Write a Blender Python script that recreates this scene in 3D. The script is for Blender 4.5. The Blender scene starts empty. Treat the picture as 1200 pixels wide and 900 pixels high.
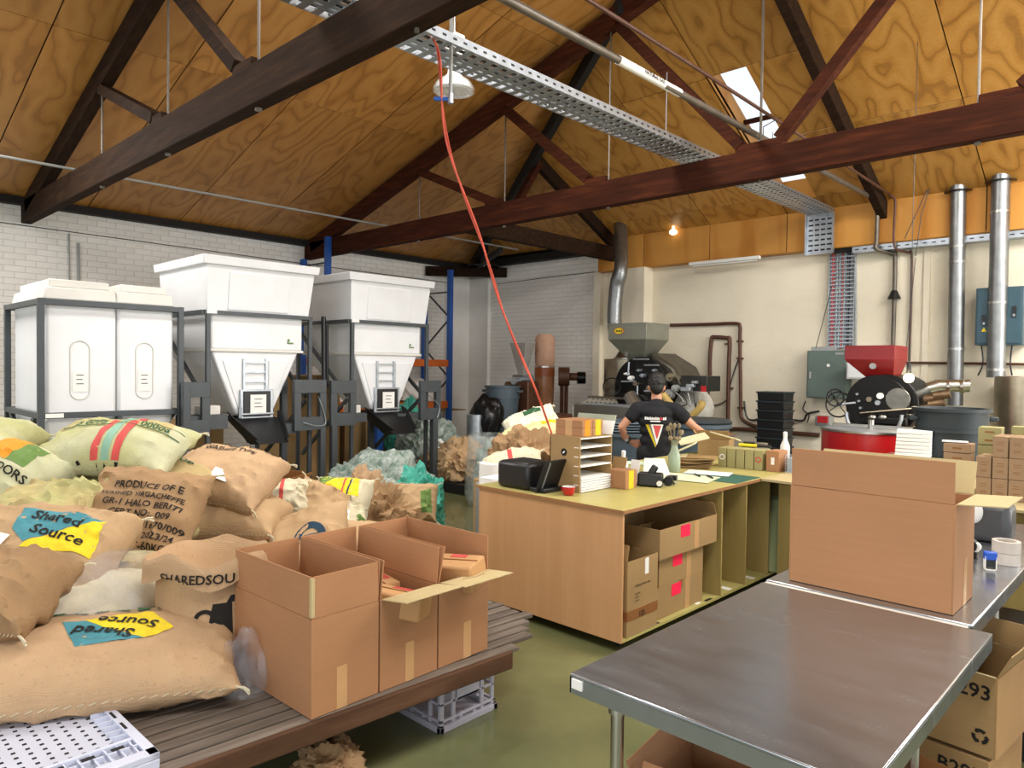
import bpy, bmesh, math, random
from mathutils import Vector, Matrix, Euler, noise
from mathutils.bvhtree import BVHTree
from math import sin, cos, pi, radians as R
random.seed(7)
scn = bpy.context.scene; COL = scn.collection
# ---------------------------------------------------------------- camera
F = 842.0; CAMH = 1.75
MR = ((0.7222856,-0.02626493,0.69109599),(0.69147175,0.00856776,-0.7223527),(0.0130514,0.9996183,0.02434983))
cd = bpy.data.cameras.new('camera'); cam = bpy.data.objects.new('camera', cd); COL.objects.link(cam)
cd.sensor_width = 36; cd.lens = F*36/1200; cd.clip_start = .05; cd.clip_end = 200
cam.matrix_world = Matrix.Translation((0,0,CAMH)) @ Matrix(MR).to_4x4()
scn.camera = cam
# ---------------------------------------------------------------- light
scn.view_settings.view_transform = 'Standard'; scn.view_settings.look = 'None'
scn.view_settings.exposure = -0.08; scn.view_settings.gamma = 1.0
w = bpy.data.worlds.new('overcast_sky'); scn.world = w; w.use_nodes = True
bg = w.node_tree.nodes['Background']; bg.inputs[0].default_value = (.86,.93,1,1); bg.inputs[1].default_value = 1.35
def area(name, loc, rot, sx, sy, power, col=(1,1,1)):
    l = bpy.data.lights.new(name,'AREA'); l.shape='RECTANGLE'; l.size=sx; l.size_y=sy; l.energy=power; l.color=col
    o = bpy.data.objects.new(name,l); o.location=loc; o.rotation_euler=rot; COL.objects.link(o); return o
# daylight of the roof lights, goods door and side door, with added fill lamps
for i,(x,y) in enumerate(((.2,6.5),(.2,1.5))):
    area('roof_light_and_fill',(x,y,5.3),(0,R(17),0),1.2,3.0,250,(1,.98,.94))
area('roof_light_and_fill',(-5.3,.2,5.85),(0,R(-17),0),1.0,2.6,130,(1,.98,.94))
area('roof_light_and_fill',(1.3,8.3,4.7),(0,R(17),0),1.0,2.4,330,(1,.98,.94))  # fill lamp added to brighten the back area, not a known roof light
area('roof_light_and_fill',(-4.7,4.1,5.9),(0,R(-17),0),.8,1.8,260,(1,.98,.94))  # added fill for the middle of the hall, no roof light here
area('roof_light_and_fill',(-9.2,.5,4.7),(0,R(-17),0),1.2,1.8,230,(1,.98,.94))  # extra lamp out of view, added to lift the left wall and bins
area('goods_door_daylight',(1.5,-5.2,2.2),(R(90),0,0),6,3.6,190,(.93,.97,1))
area('side_door_and_fill',(5.2,4.0,1.9),(R(90),0,R(90)),4,3.2,60,(.95,.98,1))
area('side_door_and_fill',(5.2,8.6,2.4),(R(90),0,R(90)),3.6,2.6,330,(1,.98,.95))  # fill added deeper in to brighten the left wall and roasters, no second door

# ---------------------------------------------------------------- helpers
def ray(px,py):
    d = Vector((px-600, 450-py, -F))/F
    return Matrix(MR) @ d
def at(px,py,x=None,y=None,z=None,d=None):
    r = ray(px,py)
    if x is not None: t = x/r.x
    elif y is not None: t = y/r.y
    elif z is not None: t = (z-CAMH)/r.z
    else: t = d
    return Vector((0,0,CAMH)) + r*t
def hexc(h):
    h=h.lstrip('#'); c=[int(h[i:i+2],16)/255 for i in (0,2,4)]
    return tuple((v/12.92 if v<=.04045 else ((v+.055)/1.055)**2.4) for v in c)+(1,)
WL = {}
def wl(o): return WL.get(o.name, Vector((0,0,0))) if o else Vector((0,0,0))
def T(name,label,cat,loc=(0,0,0),rot=None,group=None,kind=None):
    o = bpy.data.objects.new(name,None); COL.objects.link(o); o.location=loc; o.empty_display_size=.1
    if rot is not None: o.rotation_euler = rot if hasattr(rot,'__len__') else (0,0,rot)
    if label: o['label']=label
    if cat: o['category']=cat
    if group: o['group']=group
    if kind: o['kind']=kind
    WL[o.name]=Vector(loc); return o
class MB:
    def __init__(s): s.v=[]; s.f=[]
    def add(s,v,f):
        n=len(s.v); s.v += [Vector(p) for p in v]; s.f += [tuple(i+n for i in q) for q in f]; return s
    def hexa(s,p): return s.add(p,[(0,3,2,1),(4,5,6,7),(0,1,5,4),(1,2,6,5),(2,3,7,6),(3,0,4,7)])
    def box(s,x0,x1,y0,y1,z0,z1): return s.hexa([(x0,y0,z0),(x1,y0,z0),(x1,y1,z0),(x0,y1,z0),(x0,y0,z1),(x1,y0,z1),(x1,y1,z1),(x0,y1,z1)])
    def frus(s,a,b): # a,b = (x0,x1,y0,y1,z)
        return s.hexa([(a[0],a[2],a[4]),(a[1],a[2],a[4]),(a[1],a[3],a[4]),(a[0],a[3],a[4]),(b[0],b[2],b[4]),(b[1],b[2],b[4]),(b[1],b[3],b[4]),(b[0],b[3],b[4])])
    def obox(s,c,sz,rot=(0,0,0)):
        m=Euler(rot).to_matrix(); c=Vector(c); a,b,d=[q/2 for q in sz]
        return s.hexa([c+m@Vector(p) for p in ((-a,-b,-d),(a,-b,-d),(a,b,-d),(-a,b,-d),(-a,-b,d),(a,-b,d),(a,b,d),(-a,b,d))])
    def beam(s,p,q,w,h,up=(0,0,1)):
        p=Vector(p);q=Vector(q);d=(q-p).normalized();up=Vector(up)
        if abs(d.dot(up))>.98: up=Vector((0,1,0))
        r=d.cross(up).normalized()*w/2; u=r.cross(d).normalized()*h/2
        return s.hexa([p-r-u,p+r-u,q+r-u,q-r-u,p-r+u,p+r+u,q+r+u,q-r+u])
    def plate(s,c4,off):
        off=Vector(off); c=[Vector(p) for p in c4]; return s.hexa(c+[p+off for p in c])
    def cyl(s,p,q,r0,r1=None,n=16,cap=True):
        p=Vector(p);q=Vector(q);r1=r0 if r1 is None else r1
        d=(q-p).normalized(); a=d.orthogonal().normalized(); b=d.cross(a)
        v=[]
        for c,r in((p,r0),(q,r1)):
            for i in range(n): t=2*pi*i/n; v.append(c+(a*cos(t)+b*sin(t))*r)
        f=[(i,(i+1)%n,n+(i+1)%n,n+i) for i in range(n)]
        if cap: f+= [tuple(range(n-1,-1,-1)),tuple(range(n,2*n))]
        return s.add(v,f)
    def tube(s,pts,r,n=8):
        pts=[Vector(p) for p in pts]; v=[]; f=[]; a=None
        for i,p in enumerate(pts):
            d=(pts[min(i+1,len(pts)-1)]-pts[max(i-1,0)]).normalized()
            a = d.orthogonal().normalized() if a is None else (a-d*a.dot(d)).normalized()
            b=d.cross(a)
            for k in range(n): t=2*pi*k/n; v.append(p+(a*cos(t)+b*sin(t))*r)
        for i in range(len(pts)-1):
            for k in range(n): f.append((i*n+k,i*n+(k+1)%n,(i+1)*n+(k+1)%n,(i+1)*n+k))
        f+=[tuple(range(n-1,-1,-1)),tuple(range(len(v)-n,len(v)))]
        return s.add(v,f)
    def lathe(s,prof,c=(0,0,0),n=24,cap=True,rot=None,sx=1,sy=1):
        c=Vector(c); m=Euler(rot).to_matrix() if rot else Matrix.Identity(3); v=[]; f=[]
        for r,z in prof:
            for i in range(n): t=2*pi*i/n; v.append(c+m@Vector((r*cos(t)*sx,r*sin(t)*sy,z)))
        for j in range(len(prof)-1):
            for i in range(n): f.append((j*n+i,j*n+(i+1)%n,(j+1)*n+(i+1)%n,(j+1)*n+i))
        if cap: f+=[tuple(range(n-1,-1,-1)),tuple(range(len(v)-n,len(v)))]
        return s.add(v,f)
    def ball(s,c,r,n=14,m=9,rot=None):
        rx,ry,rz = r if hasattr(r,'__len__') else (r,r,r); c=Vector(c); q=Euler(rot).to_matrix() if rot else Matrix.Identity(3)
        v=[c+q@Vector((0,0,-rz))]; f=[]
        for j in range(1,m):
            ph=-pi/2+pi*j/m
            for i in range(n): t=2*pi*i/n; v.append(c+q@Vector((rx*cos(ph)*cos(t),ry*cos(ph)*sin(t),rz*sin(ph))))
        v.append(c+q@Vector((0,0,rz))); e=len(v)-1
        for i in range(n):
            f.append((0,1+(i+1)%n,1+i)); f.append((e,1+(m-2)*n+i,1+(m-2)*n+(i+1)%n))
            for j in range(m-2): f.append((1+j*n+i,1+j*n+(i+1)%n,1+(j+1)*n+(i+1)%n,1+(j+1)*n+i))
        return s.add(v,f)
    def xf(s,loc=(0,0,0),rot=(0,0,0),sc=1):
        m=Euler(rot).to_matrix(); l=Vector(loc); s.v=[l+m@(p*sc) for p in s.v]; return s
    def build(s,name,mat,parent=None,bevel=0,local=False,smooth=True,label=None,cat=None,group=None,kind=None,mods=None,origin=None):
        off=Vector((0,0,0))
        if parent is not None:
            if not local: off=wl(parent)
        elif not local:
            if origin: off=Vector(origin)
            else:
                xs=[p.x for p in s.v];ys=[p.y for p in s.v];zs=[p.z for p in s.v]
                off=Vector(((min(xs)+max(xs))/2,(min(ys)+max(ys))/2,min(zs)))
        me=bpy.data.meshes.new(name); me.from_pydata([p-off for p in s.v],[],s.f); me.validate()
        bm=bmesh.new(); bm.from_mesh(me); bmesh.ops.recalc_face_normals(bm,faces=bm.faces); bm.to_mesh(me); bm.free()
        if mat: me.materials.append(mat)
        if smooth: me.shade_smooth(); me.set_sharp_from_angle(angle=R(38))
        o=bpy.data.objects.new(name,me); COL.objects.link(o)
        if parent is not None:
            o.parent=parent; WL[o.name]=wl(parent) if not local else Vector((0,0,0))
        else:
            o.location=off; WL[o.name]=off
        if bevel:
            b=o.modifiers.new('b','BEVEL'); b.width=bevel; b.segments=2; b.limit_method='ANGLE'; b.angle_limit=R(40)
        if label: o['label']=label
        if cat: o['category']=cat
        if group: o['group']=group
        if kind: o['kind']=kind
        return o
def B(*a): return MB().box(*a)
def dup(root,loc,rot=None,label=None,group=None):
    r=root.copy(); COL.objects.link(r); r.location=loc; WL[r.name]=Vector(loc)
    if rot is not None: r.rotation_euler = rot if hasattr(rot,'__len__') else (0,0,rot)
    if label: r['label']=label
    if group: r['group']=group
    for ch in list(root.children):
        c=ch.copy(); COL.objects.link(c); c.parent=r
        for g in list(ch.children):
            d=g.copy(); COL.objects.link(d); d.parent=c
    return r
def sag(a,b,dip,n=14):
    a=Vector(a);b=Vector(b); return [a.lerp(b,i/n)-Vector((0,0,dip*4*(i/n)*(1-i/n))) for i in range(n+1)]
def sm(pts,n=6):
    pts=[Vector(p) for p in pts]; o=[]; P=[pts[0]]+pts+[pts[-1]]
    for i in range(1,len(P)-2):
        for k in range(n):
            t=k/n; a,b,c,d=P[i-1],P[i],P[i+1],P[i+2]
            o.append(.5*((2*b)+(c-a)*t+(2*a-5*b+4*c-d)*t*t+(3*b-a-3*c+d)*t**3))
    o.append(pts[-1]); return o
# ---------------------------------------------------------------- materials
def newmat(name):
    m=bpy.data.materials.new(name); m.use_nodes=True; nt=m.node_tree; b=nt.nodes['Principled BSDF']
    return m,nt,b
def N(nt,t,**k):
    n=nt.nodes.new(t)
    for a,v in k.items():
        if a in n.inputs.keys() if isinstance(a,str) else False: n.inputs[a].default_value=v
        else: setattr(n,a,v)
    return n
def coords(nt,rnd=True,sc=(1,1,1),gen=False):
    tc=nt.nodes.new('ShaderNodeTexCoord'); mp=nt.nodes.new('ShaderNodeMapping'); mp.inputs['Scale'].default_value=sc
    nt.links.new(tc.outputs['Object'],mp.inputs['Vector'])
    if rnd:
        oi=nt.nodes.new('ShaderNodeObjectInfo'); mu=nt.nodes.new('ShaderNodeVectorMath'); mu.operation='SCALE'
        mu.inputs[0].default_value=(37,53,29); nt.links.new(oi.outputs['Random'],mu.inputs['Scale']); nt.links.new(mu.outputs[0],mp.inputs['Location'])
    return mp.outputs[0]
def ramp(nt,fac,stops):
    r=nt.nodes.new('ShaderNodeValToRGB'); e=r.color_ramp.elements
    e[0].position=stops[0][0]; e[0].color=stops[0][1]; e[1].position=stops[-1][0]; e[1].color=stops[-1][1]
    for p,c in stops[1:-1]: q=e.new(p); q.color=c
    nt.links.new(fac,r.inputs[0]); return r.outputs[0]
def noi(nt,vec,scale,detail=4,rough=.55):
    n=nt.nodes.new('ShaderNodeTexNoise'); n.inputs['Scale'].default_value=scale; n.inputs['Detail'].default_value=detail; n.inputs['Roughness'].default_value=rough
    nt.links.new(vec,n.inputs['Vector']); return n.outputs[0]
def bpy_(px,py):
    r=ray(px,py); t=(4.05+.51*11.2-CAMH)/(r.z+.51*r.y); return r.y*t
def bump(nt,b,h,st,dist=.01):
    n=nt.nodes.new('ShaderNodeBump'); n.inputs['Strength'].default_value=st; n.inputs['Distance'].default_value=dist
    nt.links.new(h,n.inputs['Height']); nt.links.new(n.outputs[0],b.inputs['Normal'])
def mth(nt,op,a,b=None):
    n=nt.nodes.new('ShaderNodeMath'); n.operation=op
    for i,q in enumerate((a,b)):
        if q is None: continue
        if isinstance(q,(int,float)): n.inputs[i].default_value=q
        else: nt.links.new(q,n.inputs[i])
    return n.outputs[0]
def mixc(nt,f,a,b,mode='MIX'):
    n=nt.nodes.new('ShaderNodeMix'); n.data_type='RGBA'; n.blend_type=mode
    for i,q in ((0,f),(6,a),(7,b)):
        if isinstance(q,(int,float,tuple)): n.inputs[i].default_value=q
        else: nt.links.new(q,n.inputs[i])
    return n.outputs[2]
def sc3(c,k): return (min(1,c[0]*k),min(1,c[1]*k),min(1,c[2]*k),1)
def mat(name,h,rough=.55,metal=0,var=.12,scale=6,bmp=0,bsc=30,coat=0,spec=.5,trans=0,sheen=0):
    m,nt,b=newmat(name); c=hexc(h); v=coords(nt)
    nt.links.new(ramp(nt,noi(nt,v,scale),[(.3,sc3(c,1-var)),(.7,sc3(c,1+var))]),b.inputs['Base Color'])
    b.inputs['Roughness'].default_value=rough; b.inputs['Metallic'].default_value=metal; b.inputs['Specular IOR Level'].default_value=spec
    if coat: b.inputs['Coat Weight'].default_value=coat; b.inputs['Coat Roughness'].default_value=.1
    if trans: b.inputs['Transmission Weight'].default_value=trans
    if bmp: bump(nt,b,noi(nt,v,bsc,5),bmp)
    return m
def wood(name,c1,c2,c3=None,stretch=(1,14,14),sc=1.2,rough=.6,freq=0,bmp=.15,rv=.12,coat=0):
    """stretch: low number along the grain"""
    m,nt,b=newmat(name); v=coords(nt,True,stretch); n=noi(nt,v,sc,6,.6)
    if freq: n=mth(nt,'MULTIPLY_ADD',mth(nt,'SINE',mth(nt,'MULTIPLY',noi(nt,v,sc*.6,2,.5),freq)),.5); n.node.inputs[2].default_value=.5
    st=[(.2,hexc(c1)),(.75,hexc(c2))]
    if c3: st=[(.1,hexc(c1)),(.5,hexc(c3)),(.85,hexc(c2))]
    col=ramp(nt,n,st); oi=nt.nodes.new('ShaderNodeObjectInfo')
    k=mth(nt,'MULTIPLY_ADD',oi.outputs['Random'],rv*2); k.node.inputs[2].default_value=1-rv
    hs=nt.nodes.new('ShaderNodeHueSaturation'); nt.links.new(col,hs.inputs['Color']); nt.links.new(k,hs.inputs['Value'])
    nt.links.new(hs.outputs[0],b.inputs['Base Color']); b.inputs['Roughness'].default_value=rough; b.inputs['Specular IOR Level'].default_value=.12
    if coat: b.inputs['Coat Weight'].default_value=coat
    if bmp: bump(nt,b,n,bmp,.004)
    return m
def plymat(name,sx,sy,dark,mid,light,rough=.45):
    m,nt,b=newmat(name); v=coords(nt,True,(sx,sy,1))
    a=noi(nt,v,.85,2.2,.42); rings=mth(nt,'MULTIPLY_ADD',mth(nt,'SINE',mth(nt,'MULTIPLY',a,58)),.5); rings.node.inputs[2].default_value=.5
    big=noi(nt,v,.9,3,.5); fine=noi(nt,coords(nt,True,(sx*3,sy*22,1)),4,4,.6)
    col=ramp(nt,rings,[(0,hexc(dark)),(.12,hexc(mid)),(1,hexc(light))])
    col=mixc(nt,.36,col,ramp(nt,big,[(.3,hexc(mid)),(.7,hexc(light))]))
    col=mixc(nt,.22,col,ramp(nt,fine,[(.3,hexc(dark)),(.7,hexc(light))]))
    oi=nt.nodes.new('ShaderNodeObjectInfo'); k=mth(nt,'MULTIPLY_ADD',oi.outputs['Random'],.3); k.node.inputs[2].default_value=.86
    hs=nt.nodes.new('ShaderNodeHueSaturation'); nt.links.new(col,hs.inputs['Color']); nt.links.new(k,hs.inputs['Value'])
    nt.links.new(hs.outputs[0],b.inputs['Base Color']); b.inputs['Roughness'].default_value=rough; bump(nt,b,rings,.04,.002)
    return m
PLYB=plymat('plywood_back_slope',2.0,.8,'#80501a','#b47c32','#ca964c')
PLYL=plymat('plywood_left_slope',.7,2.2,'#86561f','#ad7431','#c48f4c')
FASC=wood('fascia_plywood','#a06a2a','#c78f48','#b87c38',(4,4,.7),1.2,.45,5)
TIM=wood('dark_truss_timber','#180f08','#3e291a','#281a10',(1.3,12,12),1.6,.88,0,.6,.18)
TIMR=wood('red_brown_truss_timber','#1f0e07','#5c2e18','#3c1c0f',(1.3,12,12),1.6,.85,0,.6,.12)
BLK=mat('black_painted_timber','#120e0c',.8)
def brickpaint(name,h):
    m,nt,b=newmat(name); v=coords(nt,False); c=hexc(h)
    col=ramp(nt,noi(nt,v,.8,5),[(.3,sc3(c,.9)),(.65,sc3(c,1.04))])
    sp=ramp(nt,noi(nt,v,7,6,.75),[(.66,(0,0,0,1)),(.72,(1,1,1,1))])
    col=mixc(nt,mth(nt,'MULTIPLY',sp,.4),col,hexc('#a08066'))
    st=ramp(nt,noi(nt,coords(nt,False,(.35,.35,1.6)),1.4,4),[(.5,(0,0,0,1)),(.75,(1,1,1,1))])
    col=mixc(nt,mth(nt,'MULTIPLY',st,.3),col,hexc('#cdbf9e'))
    nt.links.new(col,b.inputs['Base Color']); b.inputs['Roughness'].default_value=.75; bump(nt,b,noi(nt,v,22,6,.7),.6,.008); return m
BRICK=brickpaint('white_painted_brick','#efece6')
MORT=brickpaint('white_painted_mortar','#d3d0c8')
PLAST=brickpaint('cream_plaster','#e9dfc8')
def floormat():
    m,nt,b=newmat('olive_floor_paint'); v=coords(nt,False)
    col=ramp(nt,noi(nt,v,.7,6,.6),[(.3,hexc('#50553a')),(.55,hexc('#6f714c')),(.75,hexc('#85865f'))])
    ch=ramp(nt,noi(nt,coords(nt,False,(.5,1.6,1)),1.6,7,.7),[(.66,(0,0,0,1)),(.7,(1,1,1,1))])
    col=mixc(nt,mth(nt,'MULTIPLY',ch,.45),col,hexc('#6c6a5a'))
    sp=ramp(nt,noi(nt,v,18,3,.6),[(.74,(0,0,0,1)),(.77,(1,1,1,1))])
    col=mixc(nt,mth(nt,'MULTIPLY',sp,.4),col,hexc('#a7a48a'))
    nt.links.new(col,b.inputs['Base Color'])
    nt.links.new(ramp(nt,noi(nt,v,2.2,5,.65),[(.3,(.08,.08,.08,1)),(.7,(.26,.26,.26,1))]),b.inputs['Roughness'])
    bump(nt,b,noi(nt,v,3,4),.05,.02); return m
FLOOR=floormat()
def burlap(name,h,h2=None,k=.5):
    m,nt,b=newmat(name); v=coords(nt); c=hexc(h)
    big=noi(nt,v,3.2,4); col=ramp(nt,big,[(.3,sc3(c,.84)),(.7,sc3(c,1.1))])
    if h2: col=mixc(nt,ramp(nt,noi(nt,v,2.0,2),[(.42,(0,0,0,1)),(.6,(1,1,1,1))]),col,hexc(h2))
    w1=nt.nodes.new('ShaderNodeTexWave'); w1.inputs['Scale'].default_value=75; w1.inputs['Distortion'].default_value=2; w1.bands_direction='X'
    w2=nt.nodes.new('ShaderNodeTexWave'); w2.inputs['Scale'].default_value=75; w2.inputs['Distortion'].default_value=2; w2.bands_direction='Y'
    nt.links.new(v,w1.inputs[0]); nt.links.new(v,w2.inputs[0]); wv=mth(nt,'MULTIPLY',w1.outputs[1],w2.outputs[1])
    col=mixc(nt,.22,col,ramp(nt,wv,[(0,sc3(c,.6)),(.6,sc3(c,1.2))]))
    col=mixc(nt,mth(nt,'MULTIPLY',ramp(nt,noi(nt,v,60,2),[(.62,(0,0,0,1)),(.7,(1,1,1,1))]),.3),col,sc3(c,.45))
    nt.links.new(col,b.inputs['Base Color']); b.inputs['Roughness'].default_value=.9; b.inputs['Specular IOR Level'].default_value=.2
    bump(nt,b,mth(nt,'ADD',mth(nt,'MULTIPLY',wv,.3),noi(nt,v,9,5)),.5,.012); return m
JUTE=burlap('jute_burlap','#bb9c76'); JUTE2=burlap('brown_jute_burlap','#a58561'); JUTEO=burlap('orange_jute_burlap','#c0a07c')
JUTEG=burlap('green_tinted_burlap','#b9b57e','#bfa476'); JUTEP=burlap('pale_green_burlap','#c4c3a0','#b6b57c'); JUTEW=burlap('pale_cream_burlap','#d8ceb0')
INK=mat('black_ink','#17130f',.9,0,.3,40); INKG=mat('green_ink','#2d5a3a',.9); TEAL=mat('teal_print','#3f7f8a',.85,0,.12,30); YEL=mat('yellow_print','#d8bf1c',.85,0,.1,30)
REDP=mat('red_print','#c04a44',.85); NAVY=mat('navy_print','#163449',.85); ORNP=mat('orange_print','#d98a1a',.85); GRNP=mat('green_print','#5f7d3c',.85)
def cardboard(name,h,rough=.75):
    m,nt,b=newmat(name); c=hexc(h); v=coords(nt)
    col=ramp(nt,noi(nt,v,2.2,4),[(.3,sc3(c,.92)),(.7,sc3(c,1.06))])
    col=mixc(nt,.18,col,ramp(nt,noi(nt,coords(nt,True,(2,2,60)),2,3),[(.3,sc3(c,.8)),(.7,sc3(c,1.15))]))
    nt.links.new(col,b.inputs['Base Color']); b.inputs['Roughness'].default_value=rough; b.inputs['Specular IOR Level'].default_value=.3
    bump(nt,b,noi(nt,coords(nt,True,(90,90,1)),2,1),.12,.002); return m
CARD=cardboard('brown_cardboard','#a87a55'); CARDI=cardboard('cardboard_inside','#9c7250'); CARDP=cardboard('pale_kraft_board','#b8a67a'); CARDO=cardboard('old_cardboard','#a08257')
CARDD=cardboard('dark_cardboard','#8c5e34'); KRAFT=cardboard('kraft_carton','#9c8062'); KRAFTG=cardboard('olive_kraft_carton','#a29a6a'); CARDG=cardboard('greenish_flat_cardboard','#a3ab7c')
TAPE=mat('packing_tape','#c49a6c',.25,0,.05); TAPEB=mat('brown_packing_tape','#8c5a34',.3); PAPB=cardboard('brown_paper_bag','#b98e5f')
WHT=mat('white_paper','#eceae4',.7,0,.03); CREAM=mat('cream_card','#ded5ac',.7,0,.04); POLY=mat('white_polyethylene','#e2e3e4',.42,0,.04,3,.05,12); POLYS=mat('off_white_polyethylene','#d6d3cb',.45,0,.06,2,.05,12)
FRAME=mat('dark_grey_powder_coat','#43484b',.45,.2,.08); BLKP=mat('black_plastic','#17181a',.4,0,.1); BLKM=mat('black_machine_enamel','#0b0a08',.35,.3,.25,9)
STEEL=mat('stainless_steel','#b9b7b0',.28,1,.06); GALV=mat('galvanised_steel','#b6bdc4',.42,.85,.12,14); DUCT=mat('dull_duct_steel','#8e9090',.4,.9,.15,8); BRASS=mat('brassy_steel','#9c917c',.35,.9,.2,5)
BLUE=mat('blue_rack_paint','#1d55a6',.4); ORNG=mat('orange_rack_paint','#d9691c',.45); GREYB=mat('grey_blue_bin_plastic','#49565f',.5,0,.06); DKB=mat('dark_slate_bin_plastic','#222c30',.5,0,.06)
RED=mat('red_enamel','#b3161a',.28,0,.05,4,0,30,.3); ROCH=mat('hopper_red_enamel','#821a1a',.35,0,.08,4,0,30,.2); CABG=mat('grey_green_cabinet_paint','#5f6e67',.5,.1,.06); CABB=mat('slate_blue_cabinet_paint','#34505c',.45,.1,.06)
RUSTP=mat('brown_pipe_paint','#5a3a2c',.55,.2,.2); GREYC=mat('grey_conduit','#9a9c9a',.45,.2,.06); GUN=mat('pipe_gunmetal','#6a6258',.45,.5,.2)
SLATM=wood('weathered_slat_timber','#453d36','#8a7f74','#655b52',(14,1.1,14),1.6,.75,0,.5,.16); RAILM=wood('weathered_rail_timber','#33241a','#735540','#523a2a',(12,1.0,8),1.4,.75,0,.5,.1)
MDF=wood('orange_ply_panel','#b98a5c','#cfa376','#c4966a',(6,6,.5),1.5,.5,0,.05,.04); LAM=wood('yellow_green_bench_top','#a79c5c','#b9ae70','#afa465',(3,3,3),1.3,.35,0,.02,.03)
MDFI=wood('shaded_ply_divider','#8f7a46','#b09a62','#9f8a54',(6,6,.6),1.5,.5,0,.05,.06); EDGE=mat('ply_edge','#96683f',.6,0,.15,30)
CRATE=mat('grey_lilac_crate_plastic','#b4b2be',.45,0,.05); CRATEH=mat('pale_blue_crate_plastic','#c6cbdc',.4,0,.04); HOLE=mat('crate_hole_shadow_black','#191a1d',.9)
SKIN=mat('skin','#c08a6c',.5,0,.08,20); HAIR=mat('black_hair','#0f0c0a',.55,0,.3,60,.6,90); SHIRT=mat('black_navy_cotton','#06070d',.85,0,.15,12,.3,12); TROU=mat('black_trousers','#060608',.85)
def film(name,h,a=.35,rough=.12,bs=14,st=.9):
    m,nt,b=newmat(name); v=coords(nt); out=nt.nodes['Material Output']
    tr=nt.nodes.new('ShaderNodeBsdfTransparent'); mx=nt.nodes.new('ShaderNodeMixShader'); b.inputs['Base Color'].default_value=hexc(h); b.inputs['Roughness'].default_value=rough; b.inputs['Specular IOR Level'].default_value=.8
    bump(nt,b,noi(nt,v,bs,6,.7),st,.02)
    nt.links.new(ramp(nt,noi(nt,v,bs*.6,5,.7),[(.35,(a*.4,)*3+(1,)),(.7,(min(1,a*1.8),)*3+(1,))]),mx.inputs[0])
    nt.links.new(tr.outputs[0],mx.inputs[1]); nt.links.new(b.outputs[0],mx.inputs[2]); nt.links.new(mx.outputs[0],out.inputs[0]); return m
FILM=film('clear_stretch_wrap','#c8ccd4',.2,.12,9,1.0); FILMC=film('clear_bag_plastic','#c4cdc8',.33,.15,14,1)
def crinkle(name,h,h2,h3,sc=5):
    m,nt,b=newmat(name); v=coords(nt); col=ramp(nt,noi(nt,v,sc,6,.7),[(.3,hexc(h2)),(.5,hexc(h)),(.7,hexc(h3))]); nt.links.new(col,b.inputs['Base Color']); b.inputs['Roughness'].default_value=.25; b.inputs['Specular IOR Level'].default_value=.7; b.inputs['Transmission Weight'].default_value=.12; bump(nt,b,noi(nt,v,26,6,.75),.9,.02); return m
FILMG=crinkle('green_clear_plastic','#98a59b','#4c7860','#ccd4cd',11); TEALB=crinkle('teal_plastic_bag','#45b8a2','#2f9c88','#74cfbd',3)
CLEARP=film('clear_acrylic','#dfe6e6',.25,.05,3,.1)
def emis(name,h,s):
    m,nt,b=newmat(name); b.inputs['Base Color'].default_value=hexc(h); b.inputs['Emission Color'].default_value=hexc(h); b.inputs['Emission Strength'].default_value=s; return m
def brushed():
    m,nt,b=newmat('brushed_table_steel'); v=coords(nt,False,(5,90,1)); c=hexc('#a9adb2')
    n=noi(nt,v,3,5,.6); nt.links.new(ramp(nt,n,[(.3,sc3(c,.93)),(.7,sc3(c,1.03))]),b.inputs['Base Color']); b.inputs['Metallic'].default_value=.9
    nt.links.new(ramp(nt,noi(nt,coords(nt,False,(2,7,1)),2.4,5),[(.3,(.2,.2,.2,1)),(.7,(.28,.28,.28,1))]),b.inputs['Roughness']); bump(nt,b,n,.015,.001); return m
TABLE=brushed()
def skin_mat(): pass
# printed text and flat marks -----------------------------------------------------------
def textverts(s,size,align='LEFT',maxlen=None):
    cu=bpy.data.curves.new('t','FONT'); cu.body=s; cu.size=size; cu.align_x=align; cu.offset=size*.018; cu.resolution_u=2
    ob=bpy.data.objects.new('t',cu); me=bpy.data.meshes.new_from_object(ob)
    bm=bmesh.new(); bm.from_mesh(me)
    if maxlen:
        bmesh.ops.triangulate(bm,faces=bm.faces)
        for _ in range(3):
            ed=[e for e in bm.edges if e.calc_length()>maxlen]
            if not ed: break
            bmesh.ops.subdivide_edges(bm,edges=ed,cuts=1); bmesh.ops.triangulate(bm,faces=bm.faces)
    v=[(p.co.x,p.co.y) for p in bm.verts]; f=[tuple(q.index for q in g.verts) for g in bm.faces] if not bm.verts.index_update() else []
    bm.free(); bpy.data.objects.remove(ob); bpy.data.curves.remove(cu); bpy.data.meshes.remove(me); return v,f
def gridverts(poly,n=10):
    """quad patch of four 2-d corners"""
    a,b,c,d=[Vector((p[0],p[1])) for p in poly]; v=[];f=[]
    for j in range(n+1):
        for i in range(n+1): q=a.lerp(b,i/n).lerp(d.lerp(c,i/n),j/n); v.append((q.x,q.y))
    for j in range(n):
        for i in range(n): k=j*(n+1)+i; f.append((k,k+1,k+n+2,k+n+1))
    return v,f
def ringverts(cx,cy,r0,r1,n=28,a0=0,a1=2*pi):
    v=[];f=[]
    for i in range(n+1):
        t=a0+(a1-a0)*i/n; v+= [(cx+r0*cos(t),cy+r0*sin(t)),(cx+r1*cos(t),cy+r1*sin(t))]
    for i in range(n): f.append((2*i,2*i+2,2*i+3,2*i+1))
    return v,f
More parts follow.
